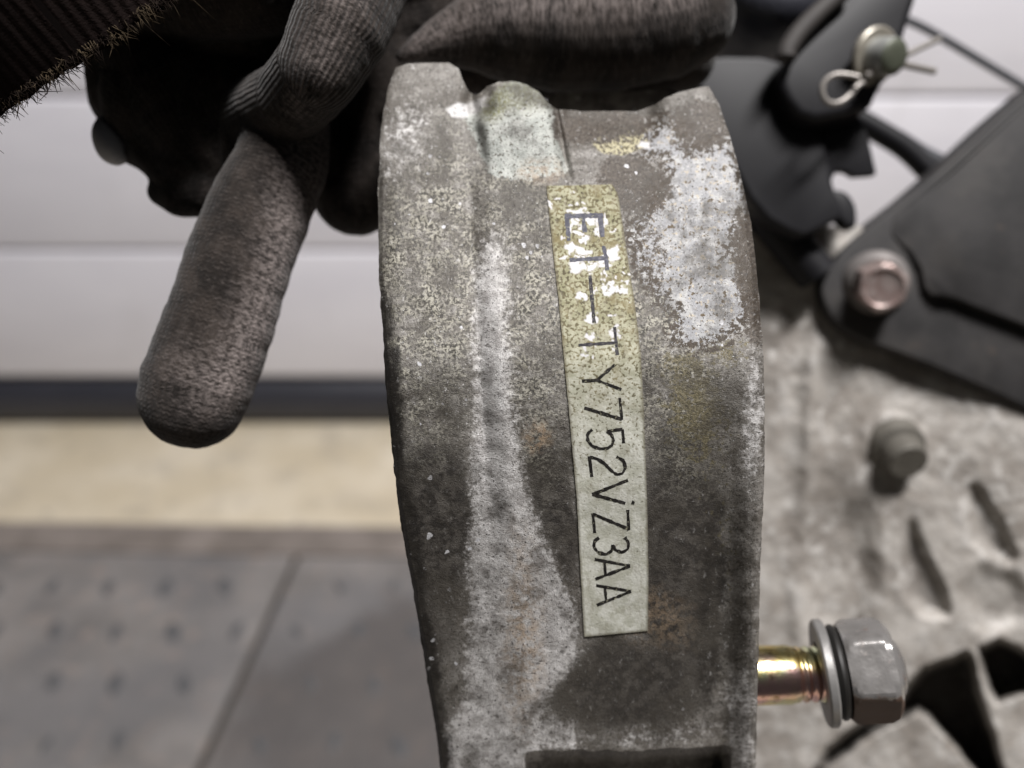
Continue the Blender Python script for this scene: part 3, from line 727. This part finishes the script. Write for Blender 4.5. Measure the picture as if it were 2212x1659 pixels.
g_f = blob(ex, ey, 2150, 1290, 60, 60, 0, .5)
boss2 = blob(ex, ey, 1925, 955, 70, 62, 0, .2)
dE = 208 - 0.012 * (XE - 1560) + 0.010 * (YE - 900)
dE = dE + 26 * np.maximum(g_a * (1 - g_a2), 0) + 5 * g_a * g_a2 + 24 * g_b + 3.5 * g_c + 3 * g_d + 3.5 * g_e + 3 * g_f - 0.6 * boss2
ridge = np.exp(-(((XE - 1755) + (YE - 900) * 0.05) / 26) ** 2) * sstep(650, 800, YE) * sstep(1500, 1300, YE)
dE = dE + 1.8 * np.sin((XE * .8 + YE * .35) / 70) * 0.5 - 2.2 * ridge
dE = dE + 1.5 * fbm(XE, YE, 90, 3, 57) + 0.35 * fbm(XE, YE, 16, 3, 58)
darkening = np.clip(0.75 * g_a * (1 - g_a2) + 0.75 * g_b + 0.42 * g_c + 0.28 * g_d + 0.25 * g_f, 0, 1)  # darker inside the cavities and slots
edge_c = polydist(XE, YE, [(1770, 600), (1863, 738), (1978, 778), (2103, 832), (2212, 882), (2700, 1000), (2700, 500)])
darkening = np.maximum(darkening, 0.55 * sstep(-28, -4, edge_c))  # darker band along the cover plate's lower edge
eng = thing('engine_casing', 'rough pale grey aluminium engine casing behind the bolt, with dark cavities', 'engine casing', P(1950, 1500, 230))
place('casing_wall', sheet('casing_wall', P(XE, YE, dE), 0.07, dict(darkening=darkening)), ENG, eng)
m = M('dirty_stud_steel'); o = m.obj()
STUD = m.done(m.mix(m.noise(o, 250, 4), (0.10, 0.092, 0.078), (0.17, 0.16, 0.14)), 0.5, 0.3, m.noise(o, 500, 3), 0.0003)
s0 = P(1928, 953, 206.5); s1 = P(1964, 1000, 198); k2 = 200 / FPX / 1000
sa = s1 - s0; sl = np.linalg.norm(sa)
place('boss_stud', revolve('boss_stud', s0, sa, [(0, 62 * k2), (0.40 * sl, 58 * k2), (0.48 * sl, 45 * k2), (sl - 4 * k2, 42 * k2), (sl, 38 * k2)], 48), STUD, eng, True, 40)

# black cover plate
m = M('black_painted_steel'); o = m.obj()
n1 = m.noise(o, 70, 5); n2 = m.noise(o, 400, 3)
c = m.mix(m.ss(n1, .3, .7), (0.018, 0.0172, 0.0175), (0.034, 0.032, 0.032))
c = m.mix(m.op('MULTIPLY', m.ss(m.noise(o, 160, 4), 0.64, 0.76), 0.5), c, (0.09, 0.065, 0.05))
c = m.mix(m.op('MULTIPLY', m.ss(m.noise(o, 50, 5, .7), 0.48, 0.66), 0.5), c, (0.050, 0.046, 0.043))
BLACK = m.done(c, m.op('MULTIPLY_ADD', n1, 0.25, 0.48), 0.0, n2, 0.00006, 1.0, 0.3)
m = M('black_bracket_paint'); o = m.obj()
n1 = m.noise(o, 90, 4)
BLACK2 = m.done(m.mix(n1, (0.005, 0.005, 0.0065), (0.011, 0.0105, 0.0125)), 0.5, spec=0.3)
cover = thing('cover_plate', 'thick black cover plate with sloping edge, bolted onto the engine casing', 'cover plate', P(2000, 700, 190))
CP = [(2420, 40), (2212, 198), (2009, 388), (1862, 500), (1800, 560), (1776, 605), (1774, 640), (1799, 694), (1863, 735), (1978, 775), (2103, 828), (2212, 878), (2420, 980)]
prism('plate', smooth_poly(CP, 1), 197, 13, BLACK, cover, 0.9, 3)
RP = [(2420, 52), (2215, 214), (2020, 398), (1900, 490), (1985, 560), (2000, 640), (2050, 640), (2130, 672), (2212, 702), (2420, 790)]
prism('raised_panel', smooth_poly(RP, 1), 194, 2.8, BLACK, cover, 0.7, 3, lambda x, y: 196.9 - 2.9 * min(1, max(0, (x - 1930) / 110)))

m = M('pinkish_zinc_bolt'); o = m.obj()
n1 = m.noise(o, 300, 4)
PINK = m.done(m.mix(m.ss(n1, .35, .65), (0.34, 0.25, 0.23), (0.50, 0.42, 0.395)), 0.42, 0.6, n1, 0.00015)
k3 = 192 / FPX / 1000
fbo = thing('flange_bolt', 'pinkish zinc hex flange bolt holding the black cover plate', 'bolt', P(1891, 612, 192))
fax = CB - 0.22 * CR - 0.26 * CU
fax = fax / np.linalg.norm(fax)
f0 = P(1889, 611, 196.8)
m = M('grey_flange'); o = m.obj()
FLG = m.done(m.mix(m.noise(o, 300, 3), (0.17, 0.155, 0.15), (0.28, 0.26, 0.25)), 0.45, 0.4)
place('flange', revolve('flange', f0, fax, [(0, 72 * k3), (10 * k3, 72 * k3), (18 * k3, 67 * k3), (32 * k3, 56 * k3)], 64), FLG, fbo, True, 35)
ah = 48 * k3
def hexh(t, r, th):
    a = (th + R(8)) % (np.pi / 3) - np.pi / 6
    return np.minimum(ah / np.cos(a), r)
hp = [(30 * k3, ah * 1.16), (60 * k3, ah * 1.16), (74 * k3, ah * 1.16), (82 * k3, ah * 1.05), (86 * k3, ah * 0.96), (87 * k3, ah * .84), (82 * k3, ah * .76), (80 * k3, ah * .2), (80 * k3, 1e-5)]
place('hex_head', revolve('hex_head', f0, fax, hp, 144, hexh, hint=CU), PINK, fbo, True, 28)

# black clevis bracket with pin
def q7(*p): return [(1458 + .3582 * x, .3582 * y) for x, y in p]
brk = thing('lever_bracket', 'black pressed steel lever bracket with slotted arm, upper right behind the fingertip', 'bracket', P(1720, 300, 185))
prism('bracket_body', smooth_poly(q7((60, 400), (200, 330), (640, 340), (720, 480), (850, 720), (940, 950), (960, 1140), (1010, 1220), (1020, 1310), (960, 1340), (820, 1410), (760, 1430), (500, 1290), (300, 900), (150, 560)), 1), 186, 16, BLACK2, brk, 5.0, 5)
prism('side_web', smooth_poly(q7((330, 900), (560, 950), (760, 1160), (1010, 1320), (820, 1410), (905, 1580), (830, 1660), (760, 1640), (480, 1290)), 1), 194, 8, BLACK2, brk, 1.0, 2)
prism('lever_arm', smooth_poly(q7((1080, -120), (985, 20), (720, 300), (640, 420), (640, 560), (780, 740), (1060, 690), (1190, 650), (1235, 540), (1345, 370), (1415, 130), (1500, -120)), 1), 180, 10, BLACK2, brk, 2.5, 4)
m = M('worn_edge_paint'); o = m.obj()
WORN = m.done(m.mix(m.noise(o, 200, 4), (0.018, 0.016, 0.016), (0.06, 0.053, 0.048)), 0.7)
tube_obj('rolled_rim', P(*np.array(smooth_poly(q7((1020, -60), (880, 60), (740, 200), (670, 310), (668, 350)), 2, False)).T, 178), 0.0022, WORN, brk)
prism('spike_plate', q7((850, 690), (1085, 650), (1165, 800), (1222, 1052), (1085, 1062), (1030, 1030), (975, 1030), (935, 1110), (890, 950)), 188, 3, BLACK2, brk, 0.6, 2)
prism('round_tab', smooth_poly(q7((930, 1140), (1030, 1150), (1085, 1220), (1100, 1300), (1092, 1385), (1040, 1360), (960, 1280)), 1), 190, 5, BLACK2, brk, 1.5, 3)
stp = thing('bent_strap', 'narrow black strap running down from the lever bracket to the cover plate', 'strap', P(1690, 520, 196))
tube_obj('strap_bar', P(*np.array(smooth_poly(q7((410, 1060), (560, 1290), (720, 1500), (860, 1660)), 2, False)).T, 197.0), 0.0052, BLACK2, stp)

bush = thing('rubber_bush', 'dark round rubber bush at the top edge behind the fingertip', 'bush', P(1650, 40, 200))
bc = P(1655, -30, 204)
place('bush_body', revolve('bush_body', bc + CB * 0.008, CB + .2 * CU, [(-0.02, 0.0165), (-0.004, 0.0180), (0.002, 0.0172), (0.006, 0.0145), (0.007, 0.011)], 48), RUBBER, bush, True, 60)

m = M('pale_zinc_pin'); o = m.obj()
n1 = m.noise(o, 250, 4)
PALE = m.done(m.mix(n1, (0.23, 0.21, 0.175), (0.36, 0.335, 0.285)), 0.4, 0.35, n1, 0.0002)
m = M('grey_pin_steel'); o = m.obj()
PIN = m.done(m.mix(m.noise(o, 200, 3), (0.30, 0.31, 0.29), (0.46, 0.46, 0.45)), 0.4, 0.5)
m = M('green_dirty_end'); o = m.obj()
PEND = m.done(m.mix(m.noise(o, 300, 4), (0.055, 0.066, 0.045), (0.12, 0.125, 0.095)), 0.5, 0.2)
k4 = 176 / FPX / 1000
pin = thing('clevis_pin', 'grey clevis pin with pale washer through the black lever arm', 'pin', P(1885, 120, 180))
pax = CB + 0.45 * CR - 0.42 * CU; pax = pax / np.linalg.norm(pax)
p0 = P(1884, 122, 179)
place('washer', revolve('washer', p0, pax, [(0, 30 * k4), (0, 60 * k4), (4 * k4, 62 * k4), (11 * k4, 62 * k4), (15 * k4, 58 * k4), (15 * k4, 30 * k4), (0, 30 * k4)], 56, capped=False), PALE, pin, True, 40)
place('pin_shaft', revolve('pin_shaft', p0, pax, [(0, 40 * k4), (50 * k4, 40 * k4), (60 * k4, 38 * k4)], 48), PIN, pin, True, 50)
place('pin_end', revolve('pin_end', p0 + pax * 60.5 * k4, pax, [(0, 37.5 * k4), (5 * k4, 33 * k4), (7 * k4, 20 * k4), (7.5 * k4, 1e-5)], 48), PEND, pin, True, 50)
m = M('bright_wire'); o = m.obj()
WIRE = m.done(m.mix(m.noise(o, 300, 3), (0.20, 0.185, 0.17), (0.36, 0.335, 0.31)), 0.4, 0.4)
spn = thing('split_pin', 'bent wire split pin with teardrop eye through the clevis pin', 'split pin', P(1808, 190, 171))
lp = q7((1120, 470), (1060, 455), (960, 445), (890, 500), (885, 575), (930, 628), (1000, 622), (1060, 570), (1095, 520), (1130, 500))
lp = smooth_poly(lp, 2, False)
tube_obj('wire_eye', P(lp[:, 0], lp[:, 1], np.linspace(171, 174, len(lp))), 0.00065, WIRE, spn, 12)
tube_obj('wire_leg', P(np.array([1870, 1945, 2030]), np.array([165, 124, 84]), np.array([175, 180, 184])), 0.0007, WIRE, spn, 12)
tube_obj('wire_leg', P(np.array([1880, 1950, 2019]), np.array([150, 139, 154]), np.array([175, 180, 182])), 0.0008, WIRE, spn, 12)

m = M('grey_cable_sheath'); o = m.obj()
CABLE = m.done(m.mix(m.noise(o, 200, 3), (0.035, 0.037, 0.042), (0.08, 0.082, 0.09)), 0.4)
cb = thing('thin_cable', 'thin dark cable crossing the white door, right of the lever arm', 'cable', P(2100, 120, 240))
cc = smooth_poly([(1880, 20), (1967, 45), (2031, 79), (2121, 133), (2230, 198), (2400, 300)], 2, False)
tube_obj('cable_sheath', P(cc[:, 0], cc[:, 1], np.linspace(235, 250, len(cc))), 0.0012, CABLE, cb)
hs = thing('black_hose', 'black hose between the lever bracket and the cover plate, before the white door', 'hose', P(1950, 320, 215))
hc = smooth_poly([(1800, 230), (1860, 262), (1905, 288), (1955, 318), (2000, 362), (2060, 430)], 2, False)
tube_obj('hose_tube', P(hc[:, 0], hc[:, 1], 216), 0.0031, BLACK2, hs)
hc2 = smooth_poly([(1940, 300), (1985, 330), (2030, 352), (2090, 380)], 2, False)
tube_obj('hose_sleeve', P(hc2[:, 0], hc2[:, 1], 219), 0.0024, CABLE, hs)

# ================================================================== GLOVED HAND
def chain(*pts):  # (x, y, depth mm, radius px)
    return [(P(x, y, d), r * d / FPX / 1000.0) for x, y, d, r in pts]
chains = [
    # thumb hanging down
    chain((632, 225, 134, 80), (612, 340, 132, 98), (566, 440, 130, 107), (520, 560, 128, 112), (470, 715, 126, 117), (430, 820, 125, 118), (419, 858, 125, 114)),
    # lit ribbed band: base of the thumb / first finger
    chain((812, -160, 126, 108), (775, -40, 121, 110), (735, 60, 118, 104), (690, 150, 118, 92), (636, 213, 124, 84), (545, 270, 138, 88), (450, 340, 140, 88), (405, 400, 140, 66)),
    # palm
    chain((250, -20, 148, 140), (340, 120, 142, 132), (392, 220, 139, 138), (430, 290, 139, 122), (470, 360, 137, 56)),
    chain((300, 120, 143, 110), (290, 210, 141, 92), (340, 300, 138, 72), (390, 380, 137, 54)),
    chain((262, 290, 139, 48), (300, 330, 138, 32)),
    chain((350, 415, 138, 32), (392, 425, 137, 44), (440, 420, 136, 48)),
    chain((268, 180, 139, 60), (335, 230, 138, 110), (440, 250, 139, 128), (560, 200, 139, 108)),
    chain((330, 300, 139, 70), (410, 350, 138, 82), (490, 360, 137, 46), (540, 278, 137, 84)),
    chain((640, -280, 132, 150), (930, -230, 142, 120), (1040, -190, 148, 110)),  # unseen back of the hand above the view, added to shade the gap
    chain((840, -60, 152, 110), (960, -70, 152, 100)),
    chain((1000, 140, 156, 66), (1200, 140, 158, 74), (1470, 120, 158, 76)),
    # upper fold of the hand, ribbed
    chain((250, -60, 132, 110), (430, -20, 126, 100), (570, -40, 124, 110), (690, -120, 124, 120)),
    chain((250, 60, 138, 100), (420, 70, 136, 92), (560, 60, 134, 90), (650, 20, 132, 90)),
    # fingers behind the casting
    chain((850, 120, 152, 78), (800, 220, 150, 78), (765, 330, 148, 92), (770, 415, 147, 94)),
    chain((800, 60, 150, 90), (980, 20, 152, 70), (1150, -30, 152, 90)),
    # index finger across the top
    chain((866, 122, 137, 14), (905, 104, 138, 30), (958, 86, 139, 50), (1030, 70, 140, 80), (1110, 66, 141, 108), (1210, 72, 142, 122), (1340, 66, 142, 122), (1440, 48, 142, 116), (1478, 36, 142, 108)),
]
RIBBED = [1, 9]
bm = bmesh.new(); cpts = []
for ci, ch_ in enumerate(chains):
    s_acc = 0.0
    for (a, ra), (b, rb) in zip(ch_[:-1], ch_[1:]):
        L = np.linalg.norm(b - a); n = max(2, int(L / (0.22 * min(ra, rb))))
        for i in range(n + 1):
            t = i / n; p = a + (b - a) * t; r = ra + (rb - ra) * t
            cpts.append((p, r, ci, s_acc + L * t, (b - a) / L))
            bmesh.ops.create_icosphere(bm, subdivisions=3, radius=r, matrix=Matrix.Translation(Vector(p)))
        s_acc += L
tmp = bpy.data.meshes.new('tmp_hand'); bm.to_mesh(tmp); bm.free()
to = bpy.data.objects.new('tmp_hand', tmp); COL.objects.link(to)
rm = to.modifiers.new('r', 'REMESH'); rm.mode = 'VOXEL'; rm.voxel_size = 0.00055
sm = to.modifiers.new('s', 'SMOOTH'); sm.factor = 0.5; sm.iterations = 7
dg = bpy.context.evaluated_depsgraph_get(); dg.update()
gme = bpy.data.meshes.new_from_object(to.evaluated_get(dg)); gme.name = 'glove'
bpy.data.objects.remove(to); bpy.data.meshes.remove(tmp)
nv = len(gme.vertices); co = np.empty(nv * 3, np.float32); gme.vertices.foreach_get('co', co); co = co.reshape(-1, 3).astype(float)
cp_ = np.array([q[0] for q in cpts]); cr_ = np.array([q[1] for q in cpts]); cs_ = np.array([q[3] for q in cpts]); ct_ = np.array([q[4] for q in cpts]); cc_ = np.array([q[2] for q in cpts])
best = np.full(nv, 1e9); bi = np.zeros(nv, int)
for i in range(len(cp_)):
    d_ = np.linalg.norm(co - cp_[i], axis=1) / cr_[i]; msk = d_ < best; best[msk] = d_[msk]; bi[msk] = i
rel = co - cp_[bi]; tt = ct_[bi]
al = cs_[bi] + (rel * tt).sum(1)
perp = rel - tt * (rel * tt).sum(1)[:, None]
u_ = np.cross(tt, CB); u_ /= np.linalg.norm(u_, axis=1)[:, None]; v_ = np.cross(tt, u_)
ang = np.arctan2((perp * u_).sum(1), -(perp * v_).sum(1))
med = np.array([np.median(cr_[cc_ == c]) for c in range(len(chains))])[cc_[bi]]
kn = np.stack((ang * med * 1000, al * 1000, cc_[bi] * 7.7), -1).astype(np.float32)
at = gme.attributes.new('knit', 'FLOAT_VECTOR', 'POINT'); at.data.foreach_set('vector', kn.ravel())
at = gme.attributes.new('ribbed', 'FLOAT', 'POINT'); at.data.foreach_set('value', (np.isin(cc_[bi], RIBBED) * sstep(300, 200, 829.5 - ((co - C0) @ CU) / -((co - C0) @ CB) * FPX)).astype(np.float32))
gd_ = -((co - C0) @ CB); gx_ = 1106 + ((co - C0) @ CR) / gd_ * FPX; gy_ = 829.5 - ((co - C0) @ CU) / gd_ * FPX
def streak(pts_, wd):
    d2 = np.full(nv, 1e9); p_ = np.asarray(pts_, float)
    for a_, b_ in zip(p_[:-1], p_[1:]):
        ab = b_ - a_; t_ = np.clip(((gx_ - a_[0]) * ab[0] + (gy_ - a_[1]) * ab[1]) / (ab @ ab), 0, 1)
        d2 = np.minimum(d2, np.hypot(gx_ - a_[0] - t_ * ab[0], gy_ - a_[1] - t_ * ab[1]))
    return np.exp(-(d2 / wd) ** 2)
ch_id = cc_[bi]
lit_dust = np.where(ch_id == 0, streak([(690, 280), (645, 420), (600, 600), (540, 740), (490, 830)], 54), 0) + np.where(ch_id == 0, 0.30 * streak([(400, 800), (430, 860)], 60), 0)  # dust and painted light on the lit side of thumb, band and index
lit_dust = lit_dust + np.where(ch_id == 1, 0.45 * streak([(760, -20), (690, 130), (640, 220)], 55), 0) + np.where(ch_id == len(chains) - 1, 0.5 * streak([(890, 105), (1050, 20), (1300, 10), (1480, 0)], 45), 0)
at = gme.attributes.new('lit_dust', 'FLOAT', 'POINT'); at.data.foreach_set('value', np.clip(lit_dust, 0, 1).astype(np.float32))
# gentle wrinkles
nor = np.empty(nv * 3, np.float32); gme.vertices.foreach_get('normal', nor); nor = nor.reshape(-1, 3)
qx = (co @ CR) * 1000; qy = (co @ CU) * 1000
wr = 0.0006 * fbm(qx * 1.0, qy * 1.0, 9.0, 3, 100) + 0.0003 * fbm(qx * 2 + qy, qy - qx * .4, 3.0, 2, 104)
co2 = (co + nor * wr[:, None]).astype(np.float32); gme.vertices.foreach_set('co', co2.ravel()); gme.update()

m = M('knitted_glove'); kv = m.attr('knit', True)
sep = m.node('ShaderNodeSeparateXYZ', {'Vector': m.warp(kv, 0.6, 0.35)})
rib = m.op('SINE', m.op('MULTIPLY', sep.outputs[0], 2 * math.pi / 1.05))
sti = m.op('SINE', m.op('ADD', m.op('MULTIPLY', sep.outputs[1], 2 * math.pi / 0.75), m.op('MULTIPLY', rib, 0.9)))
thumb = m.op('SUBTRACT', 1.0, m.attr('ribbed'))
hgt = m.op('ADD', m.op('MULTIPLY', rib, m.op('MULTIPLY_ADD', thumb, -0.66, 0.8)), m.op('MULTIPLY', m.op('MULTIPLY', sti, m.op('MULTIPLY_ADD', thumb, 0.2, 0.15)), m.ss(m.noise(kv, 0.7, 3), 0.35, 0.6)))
n1 = m.noise(kv, 0.16, 4, .6); n2 = m.noise(m.scale_vec(kv, (0.55, 1.0, 1)), 1.5, 4, .75)
c = m.mix(m.ss(n1, .36, .66), (0.009, 0.0068, 0.0056), (0.032, 0.025, 0.021))
c = m.mix(m.op('MULTIPLY', m.ss(n2, .50, .68), 0.35), c, (0.10, 0.085, 0.078))
c = m.mix(m.op('MULTIPLY', m.attr('lit_dust'), m.ss(n2, .34, .62)), c, (0.235, 0.20, 0.188))
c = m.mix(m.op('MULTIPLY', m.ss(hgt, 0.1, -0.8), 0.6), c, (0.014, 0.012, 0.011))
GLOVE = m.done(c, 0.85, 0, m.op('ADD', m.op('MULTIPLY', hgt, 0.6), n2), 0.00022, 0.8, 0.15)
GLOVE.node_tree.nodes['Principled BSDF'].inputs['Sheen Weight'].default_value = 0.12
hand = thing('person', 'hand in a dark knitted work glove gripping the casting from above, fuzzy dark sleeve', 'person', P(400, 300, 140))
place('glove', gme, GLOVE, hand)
m = M('pale_lining'); LIN = m.done((0.50, 0.49, 0.50), 0.8)
lq = smooth_poly([(216, 258, 135.5, .0006), (222, 285, 134.5, .0020), (238, 322, 134.2, .0024), (254, 340, 134.5, .0018), (270, 347, 135.5, .0006)], 3, False)
lv, lf = tube(P(lq[:, 0], lq[:, 1], lq[:, 2]), lq[:, 3], 24)
place('cuff_lining', mesh('cuff_lining', lv, lf), LIN, hand)

# sleeve
m = M('dark_brown_sleeve'); o = m.obj()
kv = m.attr('sl', True); sep = m.node('ShaderNodeSeparateXYZ', {'Vector': m.warp(kv, 0.4, 0.5)})
rib = m.op('SINE', m.op('MULTIPLY', sep.outputs[0], 2 * math.pi / 1.6))
c = m.mix(m.noise(kv, 0.8, 5), (0.004, 0.003, 0.003), (0.014, 0.009, 0.008))
SLV = m.done(c, 0.95, 0, m.op('ADD', m.op('MULTIPLY', rib, .5), m.noise(kv, 2.5, 4)), 0.0004, 0.8, 0.05)

sax = -0.83 * CR * 0.66 + CU * 0.83 + 0.18 * CB
sax = -0.55 * CR + 0.83 * CU + 0.70 * CB; sax /= np.linalg.norm(sax)
rsl = 0.030
a_, u2, v2 = frame_of(sax, CB)
sc0 = P(190, 124, 105) - rsl * u2
nseg, nl = 220, 70
th = np.linspace(0, 2 * np.pi, nseg, endpoint=False)
rows, kvs = [], []
for i in range(nl):
    t = 0.12 * (i / (nl - 1)) ** 1.2
    rr = rsl * (1 + 0.10 * t / 0.1) + 0.0014 * fbm(th * 9, th * 0 + t * 90, 2.2, 3, 120)
    j = 0.0016 * fbm(th * 14, th * 0, 1.2, 4, 125) if i < 3 else 0
    rows.append(sc0 + a_ * (t + np.asarray(j))[..., None] + rr[:, None] * (np.cos(th)[:, None] * u2 + np.sin(th)[:, None] * v2))
    kvs.append(np.stack((th * rsl * 1000, th * 0 + t * 1000, th * 0), -1))
inner = []
for i in range(12):
    t = 0.03 * i / 11
    inner.append(sc0 + a_ * (t + 0.0) + (rsl - 0.002) * (np.cos(th)[:, None] * u2 + np.sin(th)[:, None] * v2))
allrows = inner[::-1] + rows
kvs = [kvs[0]] * 12 + kvs
vs = np.concatenate(allrows); nr = len(allrows)
i_, j_ = np.meshgrid(np.arange(nr - 1), np.arange(nseg), indexing='ij')
q = np.stack((i_ * nseg + j_, i_ * nseg + (j_ + 1) % nseg, (i_ + 1) * nseg + (j_ + 1) % nseg, (i_ + 1) * nseg + j_), -1).reshape(-1, 4)
sme = quads_mesh('sleeve', vs, q)
at = sme.attributes.new('sl', 'FLOAT_VECTOR', 'POINT'); at.data.foreach_set('vector', np.concatenate(kvs).astype(np.float32).ravel())
slv = place('sleeve', sme, SLV, hand)
m = M('frayed_thread'); o = m.obj()
FRAY = m.done(m.mix(m.ss(m.noise(o, 400, 2), .45, .6), (0.012, 0.008, 0.006), (0.055, 0.041, 0.026)), 0.9, spec=0.1)
fv, ff = [], []
for i in range(1600):
    a = random.uniform(-1.5, 1.5)
    p = sc0 + rsl * 1.0 * (math.cos(a) * u2 + math.sin(a) * v2) + a_ * random.uniform(0, 0.0015)
    d = -a_ + 0.5 * RNG.standard_normal(3) + 0.25 * (math.cos(a) * u2 + math.sin(a) * v2); d /= np.linalg.norm(d)
    L = random.uniform(0.0005, 0.0015) * (1.8 if random.random() < .12 else 1); bd = 0.5 * RNG.standard_normal(3)
    pts = [p, p + d * L * .5 + bd * L * .12, p + d * L + bd * L * .9]
    v3, f3 = tube(pts, [0.00008, 0.00006, 0.00003], 4)
    b_ = len(fv); fv.extend(v3); ff.extend([tuple(x + b_ for x in f) for f in f3])
fr = place('frayed_thread', mesh('frayed_thread', fv, ff), FRAY, slv); fr['kind'] = 'stuff'
